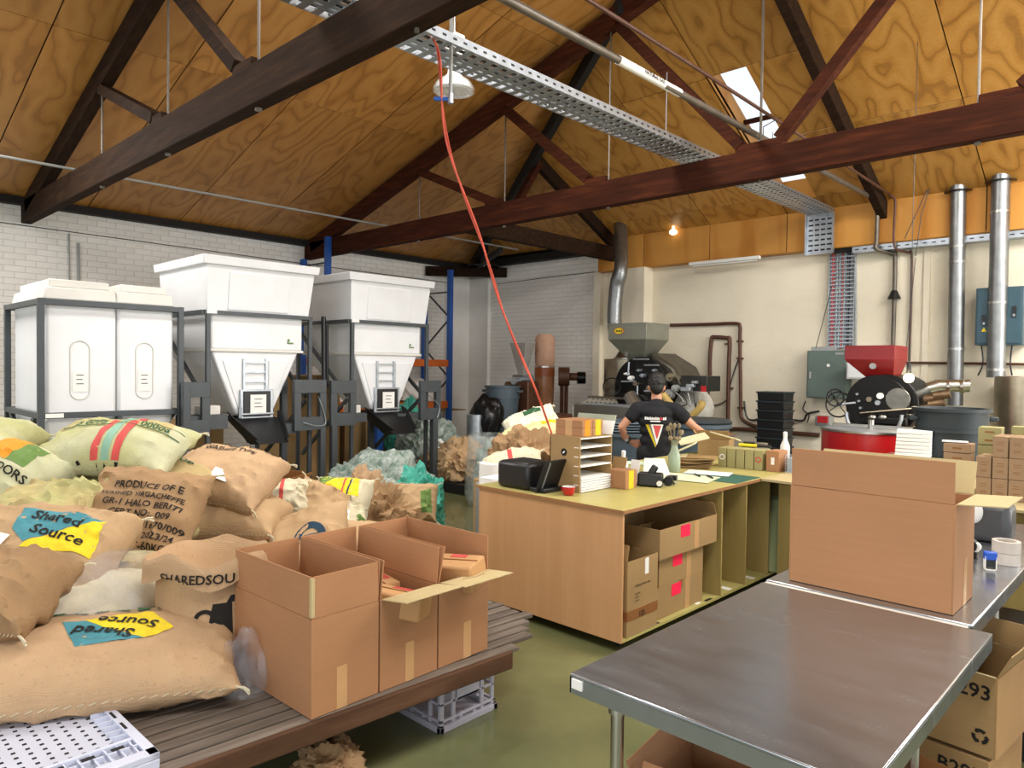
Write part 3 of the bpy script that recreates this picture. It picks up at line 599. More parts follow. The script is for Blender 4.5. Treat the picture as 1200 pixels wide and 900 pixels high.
def ring(par,x,l,tt,r,b,leg=None,off=(0,0)):
    a,c,zb_,zt=fr(x,l,tt,r,b); w=.085; a+=off[0]; c+=off[0]
    B(x-.03,x+.03,a,c,zt-.16,zt).build('bracket_plate',FRAME,par,bevel=.004); B(x-.03,x+.03,a,c,zb_,zb_+.16).build('bracket_plate',FRAME,par,bevel=.004)
    B(x-.028,x+.028,a,a+w,zb_+.16,zt-.16).build('bracket_post',FRAME,par); B(x-.028,x+.028,c-w,c,zb_+.16,zt-.16).build('bracket_post',FRAME,par)
    return a,c,zb_,zt
def hopper(y0,y1,label,rim_r,sticker=True):
    t=T('hopper_bin',label,'storage bin',(XF,(y0+y1)/2,0)); x0,x1=XBk,XF-.03
    g=.04
    MB().frus((x0,x1,y0,y1,2.31),(x0-g,x1+g,y0-g*.5,y1+g*1.6,2.86)).build('upper_bin',POLY,t,bevel=.012)
    MB().frus((x0-g*1.6,x1+g*1.8,y0-g*1.6,y1+g*2.4,2.82),(x0-g*1.9,x1+g*2.1,y0-g*1.9,y1+g*2.7,2.92)).build('rim_lip',POLY,t,bevel=.01)
    B(x0+.3,x0+.5,y0+.3,y1-.3,2.92,2.94).build('lid_rib',POLYS,t)
    MB().hexa([(x1+.004,y0+.23,2.34),(x1+.016,y0+.23,2.34),(x1+.016,y1-.28,2.34),(x1+.004,y1-.28,2.34),(x1+.03,y0+.24,2.76),(x1+.044,y0+.24,2.76),(x1+.044,y1-.26,2.76),(x1+.03,y1-.26,2.76)]).build('front_panel',POLY,t,bevel=.006)
    B(x0+.02,x1-.01,y0+.05,y1-.08,1.90,2.32).build('bin_body',POLY,t,bevel=.02)
    B(x0+.01,x1+.005,y0+.04,y1-.07,1.875,1.905).build('body_seam',POLYS,t,bevel=.005)
    cy=(y0+y1)/2-.06; ox=(x1-.55,x1-.02)
    MB().frus((ox[0],ox[1],cy-.22,cy+.22,1.16),(x0+.03,x1-.015,y0+.06,y1-.13,1.88)).build('cone',POLY,t,bevel=.02)
    # moulded front of the cone: two ribs and two pockets
    def fy(s,z): # edge y of the cone front at height z
        k=(z-1.16)/(1.88-1.16); return (cy-.22)*(1-k)+(y0+.06)*k if s<0 else (cy+.22)*(1-k)+(y1-.13)*k
    for s,(i,j) in ((-1,(.0,.17)),(1,(.0,.17))):
        ya,yb=(cy+s*.17),(fy(s,1.78)-s*.08); za,zc=1.25,1.78
        MB().hexa([(x1-.03,ya,za),(x1-.03,ya+s*.03,za),(x1-.008,ya+s*.03,za),(x1-.008,ya,za),(x1-.03,ya,zc),(x1-.03,yb,zc),(x1-.002,yb,zc),(x1-.002,ya,zc)]).build('moulded_rib',POLY,t,bevel=.006)
    for s in (-1,1): B(x1-.01,x1+.012,cy+s*.135-.012,cy+s*.135+.012,1.30,1.80).build('guide_rail',GALV,t)
    for z in (1.42,1.53,1.64,1.75): B(x1-.004,x1+.006,cy-.135,cy+.135,z,z+.018).build('guide_rung',GALV,t)
    gf=B(x1-.01,x1+.03,cy-.19,cy+.21,1.12,1.45).build('gate_frame',GALV,t,bevel=.006); B(x1+.03,x1+.045,cy-.155,cy+.17,1.14,1.43).build('slide_gate',BLKP,gf,bevel=.005)
    MB().cyl((x1+.05,cy-.2,1.17),(x1+.05,cy+.2,1.17),.012,n=8).cyl((x1+.04,cy-.2,1.13),(x1+.04,cy-.2,1.25),.02,n=8).build('gate_handle',GALV,gf)
    paper(t,x1+.047,cy-.08,cy+.11,1.17,1.39)
    MB().hexa([(x1-.3,cy-.24,1.14),(x1+.05,cy-.30,1.12),(x1+.05,cy+.26,1.12),(x1-.3,cy+.22,1.14),(x1+.20,cy-.16,.84),(x1+.42,cy-.16,.86),(x1+.42,cy+.2,.86),(x1+.20,cy+.2,.84)]).build('chute',BLKP,t,bevel=.008)
    for s in (-1,1): MB().hexa([(x1-.05,cy+s*.3,1.2),(x1+.06,cy+s*.3,1.16),(x1+.06,cy+s*.31,1.16),(x1-.05,cy+s*.31,1.2),(x1+.2,cy+s*.17,.86),(x1+.44,cy+s*.17,.92),(x1+.44,cy+s*.19,.92),(x1+.2,cy+s*.19,.86)]).build('chute_cheek',BLKP,t)
    for z in (2.30,):
        for x in (XF,x0-.02): MB().beam((x,y0-.04,z),(x,y1+.02,z),.04,.045).build('rail',FRAME,t)
        for y in (y0-.04,y1+.02): MB().beam((XF,y,z),(x0-.02,y,z),.04,.045).build('rail',FRAME,t)
    for x in (XF,x0-.02):
        for y in (y0,y1): frame_post(t,x,y,.0,2.3,.045)
    for y in (y0,y1): MB().beam((XF-.1,y,1.35),(x0,y,2.2),.03,.045).build('brace',FRAME,t); MB().beam((x0+.1,y,.5),(XF-.1,y,1.3),.03,.045).build('brace',FRAME,t)
    B(x1-.004,x1-.001,y1-.28,y1-.20,1.985,2.0).build('moulded_mark',GRNP,t); B(x1-.004,x1-.001,y1-.275,y1-.25,2.01,2.04).build('moulded_mark',GRNP,t)
    B(XF+.022,XF+.025,y0-.02,y0+.09,2.285,2.325).build('maker_plate',WHT,t)
    return t
h1=hopper(3.36,4.60,'white hopper bin with cone outlet and black chute, middle unit of the three bins',1)
a=ring(h1,XF+.12,213,448,245,509); B(XF-.2,XF+.09,a[0]+.06,a[1]+.22,a[2]+.05,a[2]+.2).build('scale_shelf',FRAME,h1); B(XF-.15,XF-.0,a[1]-.05,a[1]+.18,a[2]+.2,a[2]+.3).build('small_tub',POLYS,h1,bevel=.01)
frame_post(h1,XF+.12,a[0]+.04,0,a[3],.07)
a=ring(h1,XF+.12,344,445,381,503); frame_post(h1,XF+.12,a[1]-.045,0,a[2]+.02,.07); frame_post(h1,XF-.15,a[0]+.02,0,a[3],.07)
B(XF-.5,XF+.1,a[0]-.25,a[0]+.05,a[2]-.03,a[2]+.09).build('scale_beam',FRAME,h1)
MB().tube(sm([(XF+.16,a[1]-.12,a[3]-.2),(XF+.17,a[1]-.02,a[3]-.5),(XF+.17,a[1]-.12,a[2]+.05),(XF+.17,a[0]+.1,a[2]+.1)],5),.006,6).build('chain',GALV,h1)
h2=hopper(5.20,6.42,'white hopper bin with cone outlet, rightmost unit beside the blue pallet rack',1)
a=ring(h2,XF+.12,387,446,416,498); frame_post(h2,XF+.12,a[0]+.05,0,a[2]+.02,.075); B(XF-.2,XF+.09,a[1]-.05,a[1]+.2,a[2]+.03,a[2]+.14).build('scale_shelf',FRAME,h2); B(XF-.15,XF,a[1],a[1]+.17,a[2]+.14,a[2]+.24).build('small_tub',POLYS,h2,bevel=.01)
a=ring(h2,XF+.12,492,446,515,491); frame_post(h2,XF+.12,a[1]-.1,0,a[2]+.02,.085)
B(XF-.5,XF+.1,a[0]-.35,a[0]+.05,a[2]+.02,a[2]+.1).build('scale_beam',FRAME,h2); frame_post(h2,XF-.3,a[0]-.5,0,a[2]+.05,.07)
MB().tube(sm([(XF+.16,a[0]+.12,a[3]-.2),(XF+.17,a[1]-.05,a[3]-.35),(XF+.17,a[1]-.08,a[2]+.02)],5),.006,6).build('chain',GALV,h2)
MB().cyl((-8.0,4.92,1.5),(-8.02,4.92,2.35),.03,n=10).cyl((-8.05,5.0,1.45),(-8.05,4.99,2.25),.02,n=8).build('rope_bundle',BLKP,None,label='dark coiled cables hanging between the two hopper bins',cat='cable')
# ---- pallet racking behind the bins
t=T('pallet_rack','blue and orange pallet rack standing behind the white bins against the left wall','pallet rack',(-12,9,0))
def upframe(y,x0=-12.02,x1=-11.2,h=3.72):
    for x in (x0,x1): B(x-.05,x+.05,y-.045,y+.045,0.01,h if x==x1 else h-.32).build('upright',BLUE,t,bevel=.005); B(x-.08,x+.08,y-.07,y+.07,0,.012).build('foot_plate',BLUE,t)
    z=.25; k=0
    while z<h-.9: MB().beam((x0 if k%2 else x1,y,z),(x1 if k%2 else x0,y,z+.62),.02,.035).build('brace',FRAME,t); z+=.62; k+=1
    MB().beam((x0,y,h-.45),(x1,y,h-.45),.02,.03).build('brace',FRAME,t)
yy=at(527,400,x=-11.2).y; upframe(yy)
yl=at(384,320,x=-11.2).y; upframe(yl,h=4.0)
for x in (-11.2,-12.02):
    for z in (at(527,424,x=-11.2).z,at(527,472,x=-11.2).z,at(527,472,x=-11.2).z-1.0): B(x-.025,x+.025,yl+.05,yy-.05,z-.1,z+.04).build('beam',ORNG,t,bevel=.004)
z=at(527,424,x=-11.2).z
for k in range(3): B(-11.95,-11.25,yl+.5+k*1.0,yl+1.4+k*1.0,z-1.02,z-1.0).build('shelf_board',CARDO,t)
# goods on the rack: wrapped white sacks
def blob(name,c,r,m,seed,amp=.25,fq=2.2,flatz=.55,sub=4,ridge=.5,parent=None,**k):
    pl_=m in (FILMG,TEALB); sub=5 if pl_ or m in (JUTE2,JUTE,JUTEO) else sub
    bm=bmesh.new(); bmesh.ops.create_icosphere(bm,subdivisions=sub,radius=1); mb=MB(); off=Vector((seed*3.1,seed*1.7,seed*.9))
    for v in bm.verts:
        p=v.co.copy(); n1=noise.noise(p*fq+off); n2=1-abs(noise.noise(p*fq*2.3+off*2))*2; n3=1-abs(noise.noise(p*fq*5+off*3))*2
        cl=sub==5 and not pl_
        if cl:
            st=Vector((p.x*(1.8+seed%3*.5),p.y*1.6,p.z*.8))+off; wv=noise.noise_vector(p*1.4+off)*.9
            f1=(1-abs(noise.noise(st*1.5+wv)))**5; f2=(1-abs(noise.noise(st*3.4+wv*1.5)))**4; q=p*(.86+amp*.7*n1+.30*f1+.13*f2)
        else:
            n4=(1-abs(noise.noise(p*9+off*4+Vector((n1,n2,n3)))))**3 if pl_ else 0; n5=(1-abs(noise.noise(p*19+off*5)))**3 if pl_ else 0
            q=p*(.93+amp*n1+amp*ridge*.45*n2+amp*ridge*.28*n3+.10*n4+.05*n5)
        z=max(q.z,-flatz)
        mb.v.append(Vector((c[0]+q.x*r[0],c[1]+q.y*r[1],c[2]+(z+flatz)*r[2]*1.0)))
    mb.f=[tuple(v.index for v in f.verts) for f in bm.faces]; bm.free()
    return mb.build(name,m,parent,smooth=not pl_,**k)
z2=at(510,455,x=-11.5).z
blob('wrapped_sack',(-11.6,yy-.55,at(527,472,x=-11.2).z+.04),(.35,.4,.3),WHT,1,label='white plastic wrapped bundle on the orange beam of the pallet rack, nearer the upright',cat='bundle')
blob('wrapped_sack',(-11.6,yy-1.35,at(527,472,x=-11.2).z+.04),(.35,.35,.27),WHT,2,label='white plastic wrapped bundle on the pallet rack, closer to the hopper bin',cat='bundle')
# large cardboard bulk boxes standing between the bins and the rack
def bulk(l,tt,r,b,x,label,m=CARDO):
    a,c,z0,z1=fr(x,l,tt,r,b); z0=0
    g=T('bulk_carton',label,'box',((x+x-.9)/2,(a+c)/2,0)); B(x-.9,x,a,c,z0+.0,z1).build('carton_body',m,g,bevel=.01)
    B(x,x+.002,(a+c)/2-.03,(a+c)/2+.03,.1,z1).build('tape_strip',TAPE,g); return g
bulk(60,492,130,560,-9.35,'large tan carton standing behind the twin bin frame'); bulk(140,500,262,560,-9.35,'large tan carton standing behind the middle hopper chute')
bulk(336,440,398,560,-9.4,'tall tan carton standing between the two hopper bins'); bulk(404,494,455,560,-9.6,'tan carton standing behind the rightmost hopper bin')
B(-9.3,-9.2,6.6,6.72,0,1.3).build('rack_post',BLUE,None,label='short blue steel post standing behind the rightmost hopper chute',cat='post')
# ================================================================ CARTONS, BENCH, TABLES, COUNTER
def carton(name,label,loc,w,d,h,rz=0,flaps=None,flen=None,flens={},m=CARD,mi=CARDI,group=None,tapes=((('+x'),0),),closed=False,th=.005,flw=1.0,cat='box',tm=TAPE):
    t=T(name,label,cat,loc,rz,group); flaps=flaps or {}; a,b=w/2,d/2; flen=flen or d/2
    if closed:
        MB().box(-a,a,-b,b,0,h).build('carton_body',m,t,local=True,bevel=.003); MB().box(-a-.001,a+.001,-.024,.024,h*.75,h+.001).build('tape_strip',tm,t,local=True)
        MB().box(-a,a,-.0015,.0015,h,h+.0006).build('lid_seam',CARDD,t,local=True)
    else:
        for nm,bx in (('side_panel',(-a,-a+th,-b,b,0,h)),('side_panel',(a-th,a,-b,b,0,h)),('side_panel',(-a+th,a-th,-b,-b+th,0,h)),('side_panel',(-a+th,a-th,b-th,b,0,h)),('base_panel',(-a+th,a-th,-b+th,b-th,0,th))):
            MB().box(*bx).build(nm,m if nm=='side_panel' else mi,t,local=True,bevel=.001)
        for k,ang in flaps.items():
            L=flens.get(k,flen); mb=MB()
            if k[1]=='x': W=(b-.004)*flw; mb.box(-th,0,-W,W,0.002,L) ; ax='y'
            else: W=(a-.004)*flw; mb.box(-W,W,-th,0,0.002,L)
            s=1 if k[0]=='+' else -1; A=R(ang)
            if k[1]=='x': mb.v=[Vector((p.x*s*1.0,p.y,p.z)) for p in mb.v]; mb.xf((s*a,0,h),(0,s*A,0))
            else: mb.v=[Vector((p.x,p.y*s,p.z)) for p in mb.v]; mb.xf((0,s*b,h),(-s*A,0,0))
            mb.build('flap',m if (ang<60 and k not in flens) else CARDP,t,local=True,bevel=.001)
    for side,y in (tapes or ()):
        if side=='+x': MB().box(a,a+.0012,y-.024,y+.024,0,.17*min(1,h/.38)).build('tape_strip',tm,t,local=True)
        if side=='-y': MB().box(y-.024,y+.024,-b-.0012,-b,0,.1).build('tape_strip',tm,t,local=True)
    return t
# ---------------------------------------------------------------- slatted bench
BR=-R(3.2); BZ=.38
def bl(x,y,z=0): # bench frame -> world ; bench front edge runs from its near right corner
    v=Vector((x,y,0)); v.rotate(Euler((0,0,BR))); return Vector((-2.46,.9,0))+v+Vector((0,0,z))
be=T('slatted_bench','low weathered grey timber slatted platform under the cartons and the nearest sack','bench',bl(0,0,0),BR)
ns=17; pitch=.0725
for i in range(ns):
    x=-.035-pitch*i; far=1.72-(0.05 if i==0 else 0)+.04*random.random()+ (min(i,4)*.07)
    if i==0: far=1.66
    MB().box(x-.0295,x+.0295,-.75,far,BZ-.022+random.uniform(-.002,.002),BZ).build('slat',SLATM,be,local=True,bevel=.003)
MB().box(-.012,.014,-.75,1.60,BZ-.088,BZ-.004).build('edge_rail',RAILM,be,local=True,bevel=.006)
MB().hexa([(-.3,1.66,BZ-.088),(-.012,1.56,BZ-.088),(.014,1.58,BZ-.088),(-.29,1.72,BZ-.088),(-.3,1.66,BZ-.024),(-.012,1.56,BZ-.024),(.014,1.58,BZ-.024),(-.29,1.72,BZ-.024)]).build('edge_rail',RAILM,be,local=True,bevel=.004)
for y in (-.5,.5,1.48): MB().box(-1.25,-.02,y-.04,y+.04,BZ-.088,BZ-.024).build('bearer',RAILM,be,local=True)
# milk crate below the bench
def milk_crate(label,loc,rz,group=None):
    t=T('milk_crate',label,'crate',loc,rz,group); w,d,h=.36,.36,.29; s=.014; a,b=w/2,d/2
    MB().box(-a,a,-b,b,0,.012).build('crate_base',CRATE,t,local=True)
    for (nx,ny) in ((1,0),(-1,0),(0,1),(0,-1)):
        mb=MB(); A,Bh=(b,a) if nx else (a,b)
        def bar(u0,u1,z0,z1,o=0,th=s):
            if nx: mb.box(*sorted((nx*(Bh-th+o),nx*(Bh+o))),u0,u1,z0,z1)
            else: mb.box(u0,u1,*sorted((ny*(Bh-th+o),ny*(Bh+o))),z0,z1)
        for z,o in ((.0,.012),(.045,.004),(.125,.0),(.20,0),(h-.02,.0)): bar(-A-(o),A+(o),z,z+(.03 if z==0 else .012),o,s+o)
        bar(-A,A,h-.03,h,.0)
        for u in (-A+.012,-A+.085,-.045,.045,A-.085,A-.012):
            if abs(u)<.06: bar(u-.01,u+.01,.03,.06); bar(u-.01,u+.01,.19,h)
            else: bar(u-.010,u+.010,.03,h)
        bar(-.075,.075,.125,.20)
        mb.build('crate_side',CRATE,t,local=True,bevel=.002)
    return t
milk_crate('pale grey milk crate on the floor under the far end of the slatted bench',(-2.745,2.40,0),R(0))
c2=bl(-.4,-.35); milk_crate('pale grey milk crate holding up the near end of the slatted bench',(c2.x,c2.y,0),BR)
c2=bl(-1.05,.2); milk_crate('pale grey milk crate under the back edge of the slatted bench',(c2.x,c2.y,0),BR)
c2=bl(-1.05,1.3); milk_crate('pale grey milk crate under the far back edge of the slatted bench',(c2.x,c2.y,0),BR)
# three open cartons in a row on the bench
bw,bd,bh=.61,.318,.385
BXR=R(1.5)
def onb(k): return (-2.43-bw/2-.008*k-.004, 1.44+bd/2+k*.326, BZ+.003)
c1=carton('open_carton','open brown carton with all flaps raised, nearest on the slatted bench',onb(0),bw,bd,bh,BXR,{'-y':0,'+y':3,'+x':-1,'-x':1},.165,group='open cartons in a row on the slatted bench',tapes=(('+x',-.02),))
MB().box(bw/2-.012,bw/2+.003,-bd/2-.003,-bd/2+.012,bh+.01,bh+.16).build('corner_tape',CARDP,c1,local=True)
c2_=carton('open_carton','open brown carton with one flap folded out, middle of three on the slatted bench',onb(1),bw,bd,bh,BXR,{'-y':-6,'+y':4,'+x':82,'-x':3},.165,group='open cartons in a row on the slatted bench',tapes=(('+x',0),))
c3=carton('open_carton','open brown carton holding packs, farthest of three on the slatted bench',onb(2),bw,bd,bh,BXR,{'-y':-12,'+y':0,'+x':84,'-x':2},.165,group='open cartons in a row on the slatted bench',tapes=(('+x',.02),))
for c,tz in ((c2_,'8 kg'),(c3,'8 kg')):
    v=[];
    MB().tube([(bw/2+.05,-.06,bh+.012),(bw/2+.07,.0,bh+.013),(bw/2+.06,.07,bh+.013)],.0012,4).build('pen_mark',CARDD,c,local=True)
def kraftpack(label,loc,rot,sz=(.2,.12,.07),m=PAPB,group=None,cat='package'):
    t=T('kraft_pack',label,cat,loc,rot,group); a,b,h=[q/2 for q in sz]
    MB().frus((-a,a,-b,b,0),(-a*.97,a*.97,-b*.97,b*.97,sz[2])).build('paper_bag',m,t,bevel=.012,local=True)
    MB().box(-a*.95,a*.95,-.002,.004,sz[2],sz[2]+.004).build('folded_seam',CARDD,t,local=True)
    MB().box(-a*.4,a*.3,b*.35,b*.75,sz[2],sz[2]+.002).build('printed_label',REDP,t,local=True); return t
def inb(y,x,z): q=bl(x,y,z); return (q.x,q.y,q.z)
kraftpack('kraft paper pack standing proud in the farthest open carton',inb(1.40,-.16,BZ+bh-.07),(R(8),R(-4),R(20)),(.24,.17,.13))
kraftpack('kraft paper pack lying just inside the middle open carton',inb(1.02,-.12,BZ+bh-.11),(R(-8),R(6),R(30)),(.26,.18,.1))
kraftpack('kraft paper pack at the back of the middle open carton',inb(1.07,-.38,BZ+bh-.12),(0,0,R(-10)),(.22,.17,.1))
kraftpack('kraft paper pack deep inside the nearest open carton',inb(.72,-.3,BZ+.12),(0,0,R(10)),(.28,.2,.16))
kraftpack('kraft paper pack deep inside the farthest open carton',inb(1.38,-.38,BZ+.1),(0,0,R(5)),(.26,.2,.22))
# folding crate, collapsed, lying at the near end of the bench
p=bl(-.58,-.07,BZ+.002); fc=T('folding_crate','collapsed pale grey plastic folding crate with a perforated base beside the nearest sack','crate',p,R(0.5))
A,Bb=.27,.36; x0,x1,y0,y1=-.62+.33,.55,-.44,.04
MB().box(-.55,.55,-.46,.05,0,.035).build('crate_base',CRATEH,fc,local=True,bevel=.004)
MB().box(-.36,.36,-.36,-.03,.035,.037).build('inner_floor',CRATEH,fc,local=True)
for (a,b_,c,d) in ((-.55,.55,.015,.05),(-.55,.55,-.46,-.43),(.50,.55,-.46,.05),(-.55,-.50,-.46,.05),(.38,.395,-.43,.015),(-.395,-.38,-.43,.015)): MB().box(a,b_,c,d,.035,.058).build('rim_bar',CRATEH,fc,local=True,bevel=.003)
mb=MB()
for i in range(12):
    y=-.44+i*.04
    for s in (1,-1): mb.box(*sorted((s*.395,s*.50)),y,y+.006,.035,.052)
    for s in (1,-1): mb.box(*sorted((s*.44,s*.447)),y,y+.03,.035,.056)
for i in range(16): mb.box(-.36+i*.046,-.354+i*.046,-.03,.015,.035,.054)
mb.build('rib',CRATEH,fc,local=True,kind='stuff')
mb=MB()
for i in range(17):
    for j in range(8): mb.box(-.335+i*.042,-.322+i*.042,-.335+j*.042,-.322+j*.042,.0365,.0378)
mb.build('base_hole',HOLE,fc,local=True,kind='stuff')
mb=MB()
for i in range(6): mb.box(-.30+i*.11,-.24+i*.11,.02,.03,.0575,.0588)
for j in range(5): mb.box(.41,.43,-.42+j*.09,-.38+j*.09,.052,.0535).box(.46,.49,-.42+j*.09,-.38+j*.09,.036,.0375)
mb.build('slot',HOLE,fc,local=True,kind='stuff')
# ---------------------------------------------------------------- stainless tables
def steel_table(label,x0,x1,y0,y1,legs,z=.9,group=None):
    t=T('steel_table',label,'table',((x0+x1)/2,(y0+y1)/2,0),group=group)
    B(x0,x1,y0,y1,z-.012,z).build('table_top',TABLE,t,bevel=.004)
    for q in ((x0,x0+.004,y0,y1),(x1-.004,x1,y0,y1),(x0,x1,y0,y0+.004),(x0,x1,y1-.004,y1)): B(*q,z-.055,z-.01).build('apron',TABLE,t)
    for (x,y) in legs:
        lg=MB().cyl((x,y,.05),(x,y,z-.04),.019,n=20).build('leg',STEEL,t); MB().cyl((x,y,0),(x,y,.05),.024,n=16).cyl((x,y,z-.12),(x,y,z-.05),.026,n=16).build('foot_and_socket',STEEL,lg)
    return t
t1=steel_table('brushed stainless steel table in the right foreground with an empty top',-1.245,-.465,1.55,2.77,[(-1.16,1.66),(-1.16,2.6),(-.64,2.57),(-.56,1.72)])
t2=steel_table('second stainless steel table behind, carrying the biggest open carton',-1.25,-.53,2.81,4.9,[(-1.16,2.95),(-.62,3.7),(-1.16,4.7),(-.62,4.7)])
t2['label']='second stainless steel table behind the first, carrying the big open carton and tape'
B(-1.24,-.54,2.776,2.80,.885,.897).build('edge_strip',POLYS,t2)
# label patch seen on apron
B(-1.235,-1.20,1.545,1.55,.862,.888).build('sticker',WHT,t1)
bigc=carton('big_open_carton','biggest open brown carton with raised front flap, on the second steel table',(-.89,3.015,.902),.58,.295,.385,0,{'-y':2,'+y':20,'+x':86,'-x':-70},.15,flens={'+y':.13},tapes=(('+x',0.02),))
# things behind the big carton on table 2
p=at(1158,640,z=.9)
def on(px,py,z): q=at(px,py,z=z); return Vector((q.x,q.y,z+.001))
q=on(1160,668,.9); st=T('self_inking_stamp','blue self inking rubber stamp standing beside the tape roll','stamp',q,R(20))
MB().box(-.024,.024,-.018,.018,.045,.078).build('stamp_cap',mat('blue_stamp_plastic','#1f55c4',.3),st,local=True,bevel=.004)
MB().box(-.022,-.018,-.018,.018,0,.06).box(.018,.022,-.018,.018,0,.06).box(-.022,.022,-.018,.018,.0,.006).build('stamp_frame',WHT,st,local=True); MB().box(-.016,.016,-.014,.014,.012,.045).build('stamp_pad',BLKP,st,local=True)
q=on(1164,662,.9)+Vector((.035,.07,0)); st=T('tape_rolls','two stacked rolls of clear packing tape beside the blue stamp','tape',q)
for z in (0,.052): MB().lathe([(.038,z),(.055,z),(.055,z+.05),(.038,z+.05),(.038,z)],(0,0,0),28,cap=False).build('tape_roll',mat('clear_tape_roll','#c9c0b6',.25) if z==0 else bpy.data.materials['clear_tape_roll'],st,local=True)
q=on(1138,655,.9); st=T('tape_gun','small black tape gun half hidden behind the big carton','tape gun',(q.x-.01,q.y+.03,q.z))
MB().box(-.05,.03,-.02,.02,0,.03).cyl((0,-.02,.055),(0,.02,.055),.03,n=14).build('gun_body',BLKP,st,local=True); MB().cyl((.02,-.015,.05),(.02,.015,.05),.022,n=12).build('tape_reel',WHT,st,local=True)
# dark monitor-like dispenser and white printer
q=on(1150,646,.9); st=T('label_printer','dark grey rounded label printer behind the tape rolls','printer',(q.x-.02,q.y+.30,.901))
MB().box(-.10,.10,-.09,.09,0,.20).build('printer_case',mat('dark_grey_plastic','#4a4b4d',.4),st,local=True,bevel=.035); MB().ball((-.055,-.09,.15),(.04,.02,.06)).build('paper_roll',WHT,st,local=True)
# steel bench further back on the right, with papers
bt=T('far_bench','pale topped work bench at the right edge behind the second steel table','bench',(0,6.0,0))
B(-.30,1.2,4.35,5.3,.93,.97).build('bench_top',WHT,bt,bevel=.004); B(-.28,1.2,4.36,5.28,.80,.93).build('front_apron',STEEL,bt)
for x in (-.25,1.1):
    for y in (4.42,5.2): B(x-.03,x+.03,y-.03,y+.03,0,.8).build('leg',STEEL,bt)
B(-.28,1.2,4.4,5.25,.45,.48).build('lower_shelf',RAILM,bt)
kraftpack('flat kraft bag lying on the pale bench at the right edge',(-.12,4.6,.971),(0,0,.4),(.3,.2,.03),CARDP)
# ---------------------------------------------------------------- cartons below the tables
def recycle(par,o,r,u,s):
    for k in range(3):
        a0=pi/2+k*2*pi/3-.75; v=ringverts(0,0,s*.55,s,10,a0,a0+1.2); flat(v,o,r,u,'recycling_mark',INK,par,local=True)
        e=a0+1.2; n=len(v[0]); a,b_=cos(e),sin(e); tri=([(a*s*.4,b_*s*.4),(a*s*1.15,b_*s*1.15),(cos(e+.55)*s*.8,sin(e+.55)*s*.8)],[(0,1,2)]); flat(tri,o,r,u,'recycling_mark',INK,par,local=True)
for (z,lab,xx,op) in ((.335,'taped brown carton marked B293 with torn open top, upper of two under the table',.0,True),(.02,'taped brown carton marked B293, lower of two under the table',-.02,False)):
    g=carton('printed_carton',lab,(-.66+xx,3.32,z),.36,.40,.30,R(-6),{'-y':70,'+x':25,'-x':60,'+y':10} if op else None,.1,m=CARDO,group='printed cartons stacked under the steel table',tapes=(),closed=not op,tm=TAPE)
    flat(textverts('B293',.075,'CENTER'),(.085,-.2,.21),(1,0,0),(0,0,1),'lettering',INK,g,local=True,off=.002)
    recycle(g,(.13,-.2015,.07),(1,0,0),(0,0,1),.028)
    MB().box(.179,.182,-.2,.2,0,.3).build('stretch_film',TAPE,g,local=True)
cartx=carton('floor_carton','torn open brown carton on the floor under the nearest steel table',(-.92,1.93,.02),.46,.42,.53,R(8),{'-y':-30,'-x':20,'+x':30,'+y':15},.09,m=CARD)
carton('floor_carton','open brown carton on the floor behind the torn one under the steel table',(-.80,2.52,.02),.40,.42,.30,R(-10),{'-y':35,'-x':60,'+x':40,'+y':15},.12,m=CARDD)
MB().box(-.75,-.2,3.9,4.6,0,.5).build('storage_tub',BLKP,None,bevel=.02,label='black storage tub on the floor under the second steel table',cat='tub')
# ---------------------------------------------------------------- packing counter
CX0,CX1,CY0,CY1,CZ=-3.76,-2.50,3.60,6.25,.89
ct=T('packing_counter','long plywood packing counter with open cubbies and a yellow green top','counter',((CX0+CX1)/2,(CY0+CY1)/2,0))
B(CX0-.015,CX1+.015,CY0-.015,CY1+.5,CZ-.02,CZ).build('counter_top',LAM,ct,bevel=.002)
B(CX0-.016,CX1+.016,CY0-.017,CY0-.014,CZ-.021,CZ-.001).build('edge_band',EDGE,ct); B(CX1+.0145,CX1+.017,CY0-.016,CY1+.5,CZ-.021,CZ-.001).build('edge_band',EDGE,ct)
B(CX0,CX1,CY0,CY0+.018,.07,CZ-.02).build('end_panel',MDF,ct,bevel=.002)
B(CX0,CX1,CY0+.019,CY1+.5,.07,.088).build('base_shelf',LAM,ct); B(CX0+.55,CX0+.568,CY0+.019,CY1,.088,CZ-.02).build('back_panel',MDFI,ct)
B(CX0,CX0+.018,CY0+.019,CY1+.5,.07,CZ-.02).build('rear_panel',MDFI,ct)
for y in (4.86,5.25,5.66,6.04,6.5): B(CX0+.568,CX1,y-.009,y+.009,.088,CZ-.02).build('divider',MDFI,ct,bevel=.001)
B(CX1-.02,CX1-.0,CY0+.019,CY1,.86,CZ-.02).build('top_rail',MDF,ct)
for x in (CX0+.12,CX1-.1):
    for y in (CY0+.12,5.0,6.4): MB().cyl((x-.012,y,.035),(x+.012,y,.035),.035,n=14).box(x-.02,x+.02,y-.02,y+.02,.05,.07).build('castor',BLKP,ct)
for y in (5.07,5.47,4.6,5.85): B(CX1-.10,CX1-.02,y-.05,y+.01,.088,.089).build('white_tag',WHT,ct)
for y in (4.02,4.72): B(CX1-.03,CX1-.005,y-.06,y+.03,.0885,.0892).build('black_tag',BLKP,ct)
